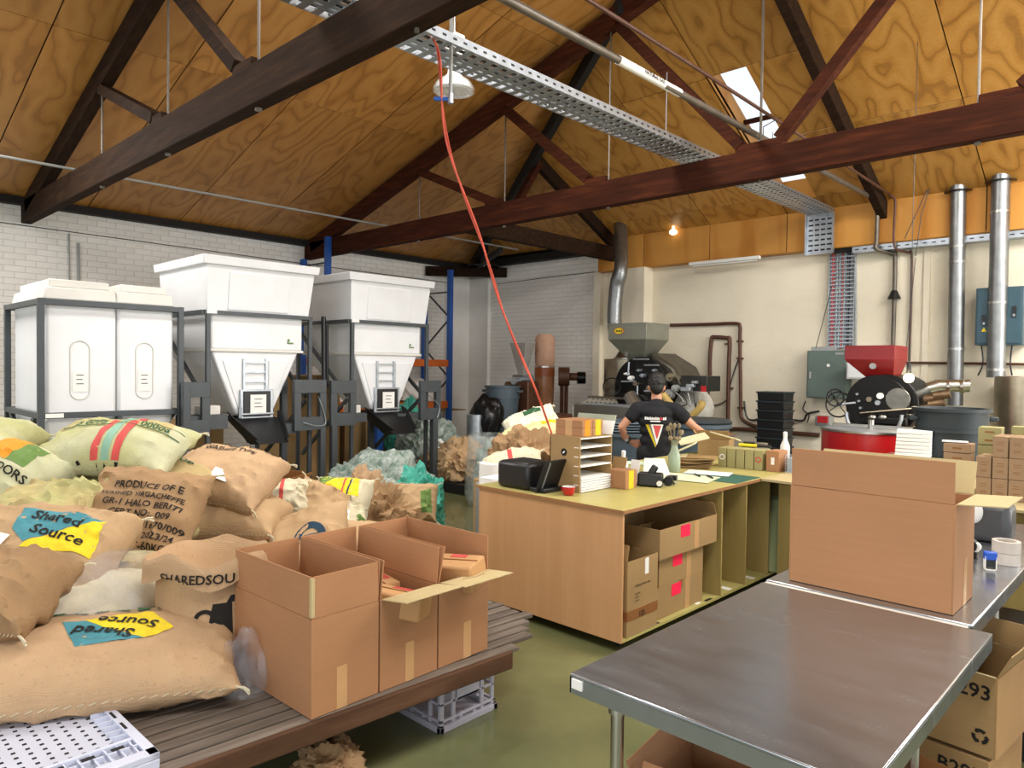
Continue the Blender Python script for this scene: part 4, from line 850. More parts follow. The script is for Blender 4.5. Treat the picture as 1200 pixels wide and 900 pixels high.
# return leg of the counter
rt=T('counter_return','pale board topped return leg of the packing counter, running behind the big carton','counter',(-.9,5.9,0))
B(-2.48,.9,5.45,6.75,CZ-.018,CZ+.002).build('counter_top',CARDP,rt,bevel=.002); B(-2.40,.9,5.60,5.62,.05,CZ-.02).build('front_panel',MDFI,rt); B(-2.4,.9,6.6,6.62,0,CZ-.02).build('rear_panel',MDFI,rt)
# flat cardboard sheets leaning in the last cubby
for k in range(5):
    mb=MB().obox((-2.66,5.76+k*.05,.385),(.5,.006,.58),(R(-13+k*1.2),0,0)); mb.build('flat_carton_blank',CARDG,None,group='flat carton blanks leaning in the last cubby',label='greenish flat carton blank leaning in the last cubby, %s from the divider'%('first','second','third','fourth','fifth')[k],cat='cardboard sheet')
# cartons in the first cubby
def ccart(label,x0,x1,y0,y1,z0,z1,flaps=None,m=CARDO,tag=None,closed=False,rz=0):
    g=carton('cubby_carton',label,((x0+x1)/2,(y0+y1)/2,z0),x1-x0,y1-y0,z1-z0,rz,flaps,.1,m=m,mi=CARDD,tapes=(),closed=closed,tm=TAPEB)
    return g
g=ccart('tall kraft carton with brown tape and printed lines, nearest in the first cubby',-2.88,-2.50,3.66,4.00,.09,.56,{'-x':-20,'-y':-10})
MB().box(.19,.193,-.17,.17,.10,.16).box(-.15,.19,-.173,-.17,.10,.16).build('tape_band',TAPEB,g,local=True)
flat(textverts('HANDLE WITH CARE',.018),(.1915,-.09,.30),(0,1,0),(0,0,1),'lettering',INK,g,local=True)
for k in range(3): flat(textverts('500 PCS'if k else 'CARTON',.014),(.1915,-.09,.25-k*.022),(0,1,0),(0,0,1),'lettering',INK,g,local=True)
flat(textverts('123',.045),(.1945,-.05,.108),(0,1,0),(0,0,1),'lettering',INK,g,local=True)
MB().box(.19,.193,.02,.06,.36,.46).build('white_sticker',WHT,g,local=True)
PINK=emis('glowing_pink_card','#f0204a',.15)  # faint glow put into the pink tags, which are no lamps
for (lab,x0,x1,y0,y1,z0,z1,op) in (('kraft carton with pink tag, bottom of the stack in the first cubby',-2.95,-2.54,4.06,4.66,.09,.30,False),('kraft carton with pink tag, middle of the stack in the first cubby',-2.97,-2.54,4.08,4.66,.302,.50,True),('wide open kraft carton with pink tag, top of the stack in the first cubby',-3.12,-2.50,4.02,4.78,.502,.70,True)):
    g=ccart(lab,x0,x1,y0,y1,z0,z1,{'-x':-15,'+y':-25} if op else None,closed=not op)
    w2,h2=(x1-x0)/2,(z1-z0); MB().box(w2,w2+.002,-.12,.0,h2-.09,h2-.01).build('pink_tag',PINK,g,local=True); MB().box(w2,w2+.0015,.06,.12,0,h2).build('tape_band',TAPE,g,local=True)
# ---------------------------------------------------------------- on the counter
Z=CZ+.001
def cp(px,py): q=at(px,py,z=CZ); return Vector((q.x,q.y,Z))
# letter organiser
g=T('letter_organiser','tall cardboard letter organiser with white shelves and a round black sticker','organiser',Vector((-3.035,3.85,Z)))
ox=g.location.x; oy=g.location.y; W=.50; D=.56; Hh=.32
b0=(ox-.27,ox,oy,oy+.36)
zt=Z+.375
B(b0[0],b0[1],oy,oy+.008,Z,zt).build('side_panel',CARDP if 0 else CARDO,g); B(b0[0],b0[1],oy+.36,oy+.368,Z,zt).build('side_panel',CARDO,g)
B(b0[0],b0[0]+.008,oy,oy+.36,Z,zt).build('back_panel',CARDO,g); B(b0[0],b0[1],oy,oy+.368,zt,zt+.008).build('top_panel',CARDO,g)
for k in range(1,5): B(b0[0]+.01,b0[1]+.0,oy+.008,oy+.36,Z+.11+k*.064,Z+.118+k*.064).build('shelf',WHT,g)
for k in range(6): B(b0[0]+.02,b0[1]+.005+.004*(k%2),oy+.012,oy+.35,Z+.004+k*.017,Z+.016+k*.017).build('paper_stack',WHT,g)
for k in range(5): B(b0[1]-.05,b0[1]-.01,oy-.0015,oy,Z+.05+k*.064,Z+.056+k*.064).build('staple_tab',WHT,g)
MB().cyl((b0[0]+.13,oy-.002,Z+.27),(b0[0]+.13,oy,Z+.27),.026,n=24).build('round_sticker',INK,g); MB().obox((b0[0]+.13,oy-.003,Z+.27),(.022,.001,.01),(0,R(-40),0)).build('sticker_mark',WHT,g)
for i,(dx,dy,l) in enumerate(((-.135,.08,'small kraft carton pair with orange tape on top of the letter organiser, nearer'),(-.135,.20,'small kraft carton with yellow tape on top of the letter organiser, farther'))):
    for k in range(2):
        q=T('parcel_carton',('upper ' if k else 'lower ')+l,'box',(ox+dx,oy+dy+.02,zt+.0085+k*.0555),group='parcel cartons on the letter organiser')
        q['label']=('upper' if k else 'lower')+(' kraft parcel with orange tape, near side on top of the letter organiser' if i==0 else ' kraft parcel with yellow tape, far side on top of the letter organiser')
        MB().box(-.12,.12,-.058,.058,0,.055).build('parcel_body',CARD,q,local=True,bevel=.003); MB().box(.12,.121,-.03,.03,0,.055).build('parcel_tape',ORNP if i==0 else YEL,q,local=True); MB().box(-.03,.03,-.059,-.058,0,.055).build('parcel_tape',TAPE,q,local=True)
q=T('document_wallet','grey green document wallet leaning behind the parcels on the letter organiser','folder',(ox-.14,oy+.33,zt+.009)); MB().obox((0,.02,.07),(.34,.008,.14),(R(-20),0,0)).build('wallet_cover',mat('grey_green_card','#9aa08a',.6),q,local=True); MB().obox((0,.0,.05),(.36,.004,.10),(R(-20),0,0)).build('wallet_paper',WHT,q,local=True)
# printer
q=cp(620,575); g=T('desktop_printer','black desktop printer on the left end of the counter','printer',(q.x-.1,q.y+.10,Z),R(0))
MB().box(-.19,.12,-.13,.15,0,.19).build('printer_case',BLKP,g,local=True,bevel=.03); MB().box(.12,.26,-.12,.14,0,.03).build('output_tray',BLKP,g,local=True,bevel=.006); MB().obox((.24,-.02,.11),(.015,.24,.24),(0,R(22),0)).build('paper_support',BLKP,g,local=True); MB().obox((.245,-.10,.11),(.018,.01,.22),(0,R(22),0)).build('chrome_strip',GALV,g,local=True); MB().box(-.19,-.185,-.1,.1,.08,.09).build('light_line',GREYC,g,local=True)
q=cp(663,581); g=T('coffee_cup','small red cup with white inside on the near edge of the counter','cup',q+Vector((-.0,.03,0)))
MB().lathe([(.02,0),(.032,.004),(.042,.03),(.045,.058),(.043,.058),(.040,.03),(.03,.008),(.0,.008)],(0,0,0),28,cap=False).build('cup_body',RED,g,local=True); MB().tube([(-.042+.0,0,.045),(-.062,0,.045),(-.064,0,.028),(-.038,0,.018)],.004,8).build('cup_handle',RED,g,local=True); MB().lathe([(.0411,.031),(.0436,.0585),(.0428,.0588),(.0395,.031)],(0,0,0),28,cap=False).build('cup_lining',WHT,g,local=True)
for i,(px,py,a,w_,h_,m_,lab) in enumerate(((590,561,.1,.30,.21,mat('blue_white_paper','#cdd9e6',.6),'pale blue paper sheet on the left end of the counter'),(800,560,.2,.5,.35,mat('pale_green_paper','#d6dbb8',.6),'pale green paper sheet on the dark green cutting mat'),(830,555,.3,.36,.22,WHT,'white paper sheet overlapping the cutting mat'),(740,543,.5,.3,.21,mat('mint_paper','#c9d9c2',.6),'mint paper sheet in front of the man'))):
    q=cp(px,py); MB().box(-w_/2,w_/2,-h_/2,h_/2,.004,.006).xf(q,(0,0,a)).build('paper_sheet',m_,None,label=lab,cat='paper')
q=cp(832,558); MB().box(-.27,.27,-.22,.22,0,.003).xf(q+Vector((.05,.0,0)),(0,0,.05)).build('cutting_mat',mat('cutting_mat_green','#2f5f52',.5),None,label='dark green cutting mat on the right part of the counter',cat='mat')
for k,(px,lab) in enumerate(((835,'black marker pen on the cutting mat'),(820,'second black marker pen with white cap on the cutting mat'))):
    q=cp(px,562-k*2)+Vector((0,0,.012)); MB().cyl(q,q+Vector((-.09,.08,0)),.007,n=8).build('marker_pen',BLKP,None,label=lab,cat='pen')
q=at(905,520,z=1.06) 
g=T('small_kraft_box','small square kraft box with bottles inside, right of the letter organiser','box',cp(726,573)+Vector((-.03,.07,0)),R(0))
MB().box(-.08,.08,-.07,.07,0,.13).build('box_body',CARD,g,local=True,bevel=.003); MB().box(.08,.081,-.03,.03,0,.13).build('box_tape',YEL,g,local=True); MB().obox((-.06,.05,.16),(.12,.006,.1),(R(-15),0,0)).build('raised_flap',CARDO,g,local=True)
def bottle(name,label,loc,r,h,m,cap,rot=0,lab=None,cat='bottle'):
    t=T(name,label,cat,loc,rot); MB().lathe([(r*.9,0),(r,.01),(r,h*.6),(r*.45,h*.78),(r*.4,h*.9)],(0,0,0),18).build('bottle_body',m,t,local=True); MB().lathe([(r*.45,h*.88),(r*.45,h),(r*.2,h*1.02)],(0,0,0),14).build('bottle_cap',cap,t,local=True)
    if lab: MB().lathe([(r*1.02,h*.15),(r*1.02,h*.5)],(0,0,0),18,cap=False).build('bottle_label',lab,t,local=True)
    return t
q=g.location; bottle('spray_bottle','white bottle with blue label standing behind the small square box',(q.x-.1,q.y+.16,Z),.035,.24,WHT,WHT,0,mat('pale_blue_label','#4f8ec9',.5))
t=T('display_card','white card on a stand behind the small square kraft box','card',(q.x-.0,q.y+.16,Z)); MB().obox((0,0,.1),(.075,.004,.17),(R(-10),0,0)).build('card_sheet',WHT,t,local=True); MB().box(-.03,.03,-.02,.03,0,.01).build('card_stand',BLKP,t,local=True); t.name='display_card'
q=cp(762,570); g=T('label_gun','black hand held scanner and tape gun tangled on the counter','scanner',q,R(25))
MB().box(-.09,.09,-.04,.05,0,.10).build('gun_body',BLKP,g,local=True,bevel=.015); MB().obox((.02,0,.12),(.05,.04,.07),(0,R(30),0)).build('gun_handle',BLKP,g,local=True,bevel=.01); MB().cyl((.12,.06,.035),(.12,.14,.035),.035,n=16).build('gun_reel',BLKM,g,local=True); MB().cyl((.07,-.045,.03),(.07,-.03,.03),.02,n=12).build('gun_lens',WHT,g,local=True)
MB().tube(sm([(-.05,.05,.03),(-.02,.2,.02),(.12,.22,.015),(.16,.1,.012)],4),.006,6).build('gun_cable',BLKP,g,local=True)
q=cp(789,567); g=T('ink_stamp','small clear based black stamp right of the tape gun','stamp',q,R(20)); MB().box(-.025,.025,-.022,.022,0,.03).build('stamp_base',CLEARP,g,local=True); MB().box(-.027,.027,-.024,.024,.028,.062).build('stamp_block',BLKP,g,local=True,bevel=.003)
q=cp(768,556); g=T('acrylic_stand','clear acrylic card stand on the counter in front of the man','stand',q,R(35)); MB().hexa([(-.10,-.05,0),(.12,-.05,0),(.12,.05,0),(-.10,.05,0),(-.09,.0,.13),(.07,.0,.13),(.07,.006,.13),(-.09,.006,.13)]).build('stand_body',mat('frosted_acrylic','#d8dedb',.3,0,.03),g,local=True)
q=cp(790,553); g=T('flower_vase','clear glass vase with dried flower stems behind the kraft bags','vase',q)
MB().lathe([(.045,0),(.05,.01),(.05,.14),(.03,.18),(.022,.24),(.026,.26),(.022,.26),(.018,.24),(.045,.13),(.045,.02),(0,.015)],(0,0,0),20,cap=False).build('vase_glass',mat('green_glass','#9aa88f',.15),g,local=True)
mb=MB()
for k in range(9):
    a=k*2.3; mb.tube([(0,0,.1),(.03*cos(a),.03*sin(a),.25),(.06*cos(a),.06*sin(a),.32+.03*(k%3))],.0025,5); mb.ball((.06*cos(a),.06*sin(a),.33+.03*(k%3)),(.016,.016,.022),8,5); mb.ball((.04*cos(a+1),.04*sin(a+1),.28),(.014,.014,.016),8,5)
mb.build('dried_stem',mat('dried_flower','#8f7f60',.8,0,.4,30),g,local=True)
# piles of kraft bags
def bagpile(label,q,n,rz,sz=(.30,.2),m=CARDO,dz=.013):
    for k in range(n):
        t=T('kraft_bag',None,'paper bag',(q.x+random.uniform(-.02,.02),q.y+random.uniform(-.02,.02),q.z+k*dz),(R(random.uniform(-2,2)),R(random.uniform(-3,3)),rz+random.uniform(-.2,.2)),label)
        t['label']='flat kraft bag, %s up in the %s'%(('bottom','second','third','fourth','fifth','sixth','seventh','eighth','ninth','tenth')[k],label)
        a,b_=sz[0]/2,sz[1]/2; MB().hexa([(-a,-b_,0),(a,-b_,0),(a,b_,0),(-a,b_,0),(-a,-b_,.010),(a,-b_,.004),(a,b_,.004),(-a,b_,.010)]).build('bag_body',m,t,local=True,bevel=.002); MB().box(-a,-a+.05,-b_,b_,.010,.014).build('bag_fold',CARDD if k<n-1 else CREAM,t,local=True)
bagpile('neat pile right of the vase',cp(815,548),8,.5)
bagpile('loose pile beside the man\'s hand',cp(838,532)+Vector((0,0,.17)),4,.9,(.32,.22),CARDD)
q=cp(838,532); g=carton('hand_carton','open kraft carton under the loose pile of bags beside the man',(q.x,q.y+.02,Z),.30,.42,.16,R(20),{'-x':30,'-y':20},.1,m=CARDO,tapes=())
for k,(px,py,rr,l) in enumerate(((800,527,(0,R(-28),.4),'flat kraft bag tilted up on its edge beside the vase'),(812,515,(R(10),R(-15),.7),'pale sided kraft bag lying across the carton beside the man'),(850,512,(R(-10),R(12),.2),'pale sided kraft bag on top of the loose pile of bags'))):
    q=at(px,py,x=-3.25); MB().box(-.13,.13,-.09,.09,0,.012).xf(q,rr).build('tilted_bag',CREAM,None,label=l,cat='paper bag',bevel=.002)
# row of small kraft cartons at the far end
for k in range(5):
    q=cp(846+k*10.6,551-.2*k); q=at(846+k*11,549,z=CZ)
    x=-3.02+k*.078; g=T('coffee_carton','small olive kraft carton, %s in the row on the counter'%('leftmost','second','third','fourth','last')[k],'box',(x,5.93+k*.01,Z),R(2),'row of small kraft cartons on the counter')
    MB().box(-.036,.036,-.09,.09,0,.17).build('carton_body',KRAFTG,g,local=True,bevel=.003)
    if k in (0,4): flat(ringverts(0,0,.016,.026,20),(0,-.09,.09),(1,0,0),(0,0,1),'round_stamp',WHT if k==0 else REDP,g,local=True,off=.001)
g=T('coffee_carton','slightly larger orange kraft carton at the right end of the row on the counter','box',(-2.585,5.98,Z),0,'row of small kraft cartons on the counter'); MB().box(-.055,.055,-.09,.09,0,.175).build('carton_body',CARD,g,local=True,bevel=.003); MB().box(-.012,.018,-.0915,-.09,.06,.12).build('white_label',WHT,g,local=True)
g=T('wire_basket','white wire basket of papers at the right end of the counter','basket',(-2.40,6.05,Z)); MB().box(-.09,.09,-.12,.12,0,.004).build('basket_base',WHT,g,local=True)
mb=MB()
for k in range(7):
    z=.01+k*.022
    mb.tube([(-.09,-.12,z),(.09,-.12,z),(.09,.12,z),(-.09,.12,z),(-.09,-.12,z)],.0025,5)
for k in range(9): mb.cyl((-.09+k*.0225,-.12,0),(-.09+k*.0225,-.12,.15),.002,n=5)
mb.build('basket_wire',GALV,g,local=True); MB().box(-.08,.08,-.11,.11,.005,.12).build('basket_papers',mat('blue_grey_paper','#b9c4c9',.6),g,local=True)
q=at(920,520,y=6.35); bottle('cleaner_bottle','white spray cleaner bottle at the far right end of the counter',(q.x,6.35,Z),.04,.30,WHT,WHT)
MB().cyl((-2.95,6.02,CZ+.19),(-2.80,6.05,CZ+.19),.014,n=10).build('highlighter',mat('yellow_plastic','#e8d21f',.4),None,label='yellow highlighter lying on the row of small cartons',cat='pen')
MB().cyl((-2.79,6.05,CZ+.19),(-2.68,6.07,CZ+.19),.012,n=10).build('pen',BLKP,None,label='black pen lying on the row of small cartons',cat='pen')
for k,(px,l) in enumerate(((878,'dark glass jar behind the row of small cartons, left one'),(893,'clear glass coffee jug behind the row of small cartons'))):
    q=at(px,518,y=6.5); t=T('glass_jar',l,'jar',(q.x,6.5,Z)); MB().lathe([(.07,0),(.08,.02),(.08,.10),(.05,.15),(.055,.17)],(0,0,0),20).build('jar_body',BLKM if k==0 else mat('smoky_glass','#7d7668',.15),t,local=True); MB().tube([(.075,0,.12),(.11,0,.11),(.11,0,.05),(.078,0,.04)],.007,6).build('jar_handle',BLKP,t,local=True)
# stacked coffee cartons on the return counter, right
W_,H_,D_=.088,.142,.10
x00=at(1163,560,y=5.75).x
lay=[(0,8,5.75,0),(1,8,5.75,0),(2,7,5.75,1)]
word=('bottom','middle','upper')
for (r,n,y,sft) in lay:
    for k in range(n):
        for dp in (0,1):
            x=x00+(k+sft+.5)*(W_+.005)-.10; g=T('coffee_carton','small brown carton, %s row of the stack, %s from the left%s'%(word[r],('first','second','third','fourth','fifth','sixth','seventh','eighth')[k],' behind' if dp else ''),'box',(x,y+.055+dp*.13,CZ+.003+r*(H_+.002)),random.uniform(-.03,.03),'coffee cartons stacked on the return counter')
            MB().box(-W_/2,W_/2,-D_/2,D_/2,0,H_).build('carton_body',KRAFT,g,local=True,bevel=.003)
            if not dp:
                for z in (.1,.085,.05,.04): MB().box(-.02,.02,-D_/2-.0006,-D_/2,z,z+.004).build('print_line',CARDD,g,local=True)
for (px,py,w_,z0,n) in ((1120,0,.17,.285,1),(1120,0,.17,.215,2),(1120,0,.17,.145,3),(1150,0,.14,.40,4),(1150,0,.14,.34,5)):
    q=at(px,540,y=5.95); x=q.x+(.02 if n<4 else .02); g=T('lying_carton','brown carton lying on its side, %s at the left of the stack'%('top of three','middle of three','lowest of three','upper of two behind','lower of two behind')[n-1],'box',(x,5.95+(.2 if n>3 else 0),CZ+.003+z0),random.uniform(-.04,.04),'coffee cartons stacked on the return counter')
    MB().box(-w_/2,w_/2,-.07,.07,0,.066).build('carton_body',KRAFT if n<4 else KRAFTG,g,local=True,bevel=.003); MB().box(-.03,.03,-.0706,-.07,.026,.038).build('print_line',CARDD,g,local=True)
q=at(1120,540,y=5.95)
for z in (.0,.07): 
    g=T('lying_carton','brown carton on its side at the foot of the left pile%s'%(', upper one' if z else ', lower one'),'box',(q.x+.02,5.95,CZ+.003+z),0,'coffee cartons stacked on the return counter'); MB().box(-.085,.085,-.07,.07,0,.066).build('carton_body',KRAFT,g,local=True,bevel=.003)
for z in range(4):
    g=T('lying_carton','olive kraft carton in the column behind the stack, %s from below'%('first','second','third','fourth')[z],'box',(at(1150,540,y=5.95).x+.02,6.15,CZ+.003+z*.084),0,'coffee cartons stacked on the return counter'); MB().box(-.07,.07,-.07,.07,0,.082).build('carton_body',KRAFTG,g,local=True,bevel=.003)
for k in range(5):
    q=at(1168+k*14,486,y=6.3); g=T('back_carton','olive kraft carton top showing behind the big stack, %s from the left'%('first','second','third','fourth','fifth')[k],'box',(-.92+k*.1,6.25,CZ+.003),0,'coffee cartons stacked on the return counter'); MB().box(-.046,.046,-.05,.05,0,.475).build('carton_body',KRAFTG,g,local=True,bevel=.003)
q=at(1112,512,y=5.95); MB().box(-.08,.08,-.06,.06,0,.004).xf((q.x+.04,5.95,CZ+.36),(0,0,.2)).build('invoice_sheet',WHT,None,label='printed white sheet lying on the left pile of coffee cartons',cat='paper')
# ================================================================ MACHINES AT THE BACK
# ---- large dark roaster with steel hopper
y=9.0; RX=-5.89
t=T('coffee_roaster','large black drum roaster with a steel hopper and yellow oval badge behind the man','coffee roaster',(-6.2,9.4,0))
MB().box(-6.58,RX,y,9.62,2.18,2.42).build('hopper_bin',GALV if 0 else mat('olive_grey_steel','#8f9082',.4,.6,.1),t,bevel=.006)
OG=bpy.data.materials['olive_grey_steel']
MB().frus((-6.32,-6.08,9.2,9.42,1.86),(-6.58,RX,y,9.62,2.18)).build('hopper_cone',OG,t,bevel=.004)
B(-6.59,RX+.01,y-.01,9.63,2.405,2.425).build('hopper_rim',OG,t)
MB().lathe([(0,0),(.085,0),(.085,.006),(0,.006)],(-6.38,y-.002,2.31),24,rot=(R(90),0,0),sy=.55).build('oval_badge',mat('badge_yellow','#e8cf2a',.4),t); MB().lathe([(.078,0),(.088,0),(.088,.009),(.078,.009)],(-6.38,y-.001,2.31),24,rot=(R(90),0,0),sy=.55,cap=False).build('badge_rim',ORNG,t)
for k in range(5): B(-6.43+k*.024,-6.415+k*.024,y-.0105,y-.009,2.295,2.325-(k%2)*.006).build('badge_lettering',INK,t,smooth=False)
B(-6.34,-6.28,9.1,9.14,1.93,2.0).build('inspection_door',STEEL,t)
MB().box(-6.30,-6.10,9.2,9.42,1.66,1.87).build('throat',BLKM,t,bevel=.01)
dc=(-6.08,0,1.45); MB().cyl((-6.05,9.15,1.45),(-6.05,10.15,1.45),.44,n=40).build('drum',BLKM,t,bevel=.01); MB().cyl((-6.05,9.10,1.45),(-6.05,9.15,1.45),.47,n=40).build('face_plate',BLKM,t,bevel=.008)
MB().hexa([(-5.95,9.2,1.55),(-5.35,9.2,1.45),(-5.35,9.9,1.45),(-5.95,9.9,1.55),(-5.95,9.2,2.0),(-5.55,9.2,1.78),(-5.55,9.9,1.78),(-5.95,9.9,2.0)]).build('curved_hood',mat('worn_hood_steel','#5c574c',.4,.7,.25,8),t,bevel=.05)
B(-6.45,-5.6,9.0,9.08,1.28,1.36).build('cross_beam',BLKM,t); MB().cyl((-6.95,9.0,1.29),(-6.0,9.0,1.29),.018,n=10).build('discharge_rod',STEEL,t)
def wheel(c,r,nrm,par,m=BLKM,name='hand_wheel'):
    c=Vector(c);n=Vector(nrm).normalized();a=n.orthogonal().normalized();b=n.cross(a); mb=MB().tube([c+(a*cos(2*pi*k/24)+b*sin(2*pi*k/24))*r for k in range(25)],.01,6)
    for k in range(4): mb.cyl(c,c+(a*cos(pi*k/2)+b*sin(pi*k/2))*r,.006,n=6)
    mb.cyl(c-n*.03,c+n*.03,.018,n=8); return mb.build(name,m,par)
q=at(717,453,y=8.95); wheel(q,.13,(.5,-.8,0),t)
for k,(px,py,r,m) in enumerate(((738,443,.035,WHT),(744,450,.03,BRASS),(752,440,.03,GALV),(760,455,.04,BRASS),(770,448,.03,GALV),(784,442,.06,BRASS),(790,455,.05,GREYC),(783,462,.07,GREYC),(733,438,.02,WHT),(748,434,.02,GALV),(766,434,.02,GALV))):
    q=at(px,py,y=9.02); MB().cyl(q,(q.x,9.1,q.z),r,n=16).cyl((q.x,8.98,q.z),(q.x,9.02,q.z),r*.5,n=12).build('gauge',m,t)
for (px,py,qx,qy) in ((737,424,736,440),(742,421,760,421),(755,428,772,428),(747,452,747,470),(755,458,776,458),(728,447,745,447)):
    a=at(px,py,y=9.0);b_=at(qx,qy,y=9.0); MB().cyl(a,b_,.013,n=8).build('linkage_bar',GALV,t)
q0=at(798,440,y=9.1);q1=at(828,459,y=9.1); B(q0.x,q1.x,9.1,9.5,q1.z,q0.z).build('burner_box',mat('dark_burner_enamel','#2c2b28',.4,.3),t,bevel=.01)
q=at(824,454,y=9.08); B(q.x-.03,q.x+.035,9.07,9.1,q.z-.06,q.z+.02).build('red_cover',RED,t)
for (px,py,w_,h_) in ((810,452,.12,.05),(805,456,.16,.06),(815,448,.08,.04)): q=at(px,py,y=9.05); B(q.x-w_/2,q.x+w_/2,9.0,9.08,q.z-h_/2,q.z+h_/2).build('gas_valve',GALV,t,bevel=.008)
for k in range(5):
    a=at(792+k*7,460,y=9.0);b_=at(800+k*5,470+k*3,y=8.98);c=at(786+k*10,478-k*2,y=9.0); MB().tube(sm([a,b_,c],5),.008,6).build('loose_wire',BLKP if k%2 else GREYC,t)
MB().tube(sm([at(777,462,y=8.9),at(790,478,y=8.9),at(806,489,y=8.9),at(820,478,y=8.9),at(823,470,y=8.9)],6),.05,10).build('yellow_hose',mat('yellowed_hose','#b79a58',.6),t)
for x in (-6.4,-5.7):
    for yy_ in (9.25,9.95): MB().cyl((x,yy_,0),(x,yy_,1.15),.05,n=12).build('leg',BLKM,t)
q=at(805,485,y=9.6); MB().ball((q.x,9.7,q.z+.08),(.36,.3,.34),18,12).build('motor_cover',mat('pale_cover','#c9c6bb',.5),t)
p_=at(738,463,y=8.95);q=at(745,478,y=8.9); MB().cyl(p_,q+Vector((.05,0,-.02)),.10,.12,n=20).build('silver_discharge_chute',STEEL,t)
# cooling tray box in front
c0=at(676,473,y=8.5); c1=at(762,507,y=8.5)
g=T('cooling_tray','long stainless steel cooling box standing in front of the black roaster','cooling tray',((c0.x+c1.x)/2,8.65,0)); B(c0.x,c1.x+.15,8.42,8.86,.75,c0.z).build('tray_body',STEEL,g,bevel=.01); B(c0.x+.03,c1.x+.1,8.46,8.82,c0.z,c0.z+.012).build('perforated_bed',GALV,g)
for x in (c0.x+.08,c1.x+.05):
    for yy_ in (8.5,8.8): B(x-.03,x+.03,yy_-.03,yy_+.03,0,.75).build('leg',STEEL,g)
# destoner / perforated sloped cabinet
a=at(665,492,y=8.9);b_=at(677,492,y=8.9);c=at(678,465,y=9.2)
g=T('perforated_cabinet','cream cabinet with a sloped perforated top left of the cooling box','cabinet',((a.x+b_.x)/2+.3,9.2,0))
MB().hexa([(a.x,9.02,0),(a.x+.75,9.02,0),(a.x+.75,9.6,0),(a.x,9.6,0),(a.x,9.02,1.12),(a.x+.75,9.02,1.12),(a.x+.75,9.6,1.27),(a.x,9.6,1.27)]).build('cabinet_body',mat('cream_enamel','#cfcdbf',.45),g,bevel=.01)
mb=MB()
for i in range(7):
    for j in range(3): mb.cyl((a.x+.1+i*.09,9.12+j*.16,1.145+j*.042),(a.x+.1+i*.09,9.12+j*.16,1.155+j*.042),.018,n=8)
mb.build('perforation',BLKP,g,kind='stuff')
# cyclone and flue
q=at(726,445,y=9.75); a=at(697,422,y=9.75);b_=at(755,470,y=9.75); r_=(at(755,440,y=9.75)-at(697,440,y=9.75)).length/2*.8
g=T('cyclone','brassy steel cyclone drum with a cone top and flexible flue left of the roaster','cyclone',(q.x,10,0))
cx=q.x-.05; MB().cyl((cx,10.05,b_.z-.05),(cx,10.05,a.z+.02),r_,n=32).build('cyclone_drum',BRASS,g,bevel=.01)
zt_=a.z+.02; MB().lathe([(.26,0),(.24,.02),(.15,.17),(.13,.19),(.13,.36)],(cx+.02,10.05,zt_),24).build('cone',BRASS,g); MB().lathe([(.265,0),(.265,.02),(.24,.02)],(cx+.02,10.05,zt_),24).build('cone_flange',STEEL,g)
MB().cyl((cx,10.05,0),(cx,10.05,b_.z-.05),.12,n=14).build('cyclone_outlet',BLKM,g)
pts=sm([(cx+.02,10.05,zt_+.34),at(721,385,y=10.1),at(722,340,y=10.15),at(728,310,y=10.2),at(727,268,y=bpy_(727,268))+Vector((0,0,.12))],10); mb=MB(); n=len(pts)
mb.tube(pts,.118,18); mb.build('flue_pipe',DUCT,g)
mb=MB()
for i in range(2,n-14):
    for k in (0,.5):
        p=pts[i].lerp(pts[i+1],k); d=(pts[i+1]-pts[i]).normalized(); mb.cyl(p-d*.008,p+d*.008,.126,n=18,cap=True)
mb.build('flue_corrugation',DUCT,g,kind='stuff')
MB().tube([at(712,426,y=9.7),at(719,426,y=9.7),at(719,445,y=9.7)],.016,8).build('probe_pipe',BLKP,g)
# brown gas pipes on the back wall
def wp(px,py,yy_=YB-.06): return at(px,py,y=yy_)
g=T('wall_pipe_run','brown gas pipework looping over the cream wall right of the black roaster','pipe',wp(868,480))
MB().tube(sm([wp(785,381),wp(830,380),wp(862,379),wp(867,383),wp(867,400),wp(868,470),wp(868,485),wp(872,493),wp(890,500),wp(930,496)],4),.028,8).build('main_pipe',RUSTP,g)
MB().tube(sm([wp(832,440),wp(832,420),wp(834,397),wp(838,395),wp(852,396),wp(855,399),wp(854,430),wp(853,498),wp(853,503),wp(870,503),wp(960,510)],4),.034,8).build('second_pipe',RUSTP,g)
MB().tube([wp(832,440),wp(830,473),wp(822,475)],.016,6).build('thin_pipe',RUSTP,g)
for (px,py) in ((867,400),(853,403),(867,420),(855,455),(868,478)): q=wp(px,py); MB().box(q.x-.05,q.x+.05,YB-.08,YB-.0,q.z-.015,q.z+.015).build('pipe_clamp',RUSTP,g)
MB().tube(sm([wp(868,416),wp(862,430),wp(856,450),wp(852,468),wp(838,475),wp(825,474)],5),.01,6).build('flexible_hose',BLKP,g)
MB().tube(sm([wp(872,470),wp(876,490),wp(890,492),wp(915,490),wp(940,493),wp(946,485),wp(960,482)],5),.015,6).build('wall_cable',BLKP,None,label='black cable sagging low along the back wall behind the stacked crates',cat='cable')
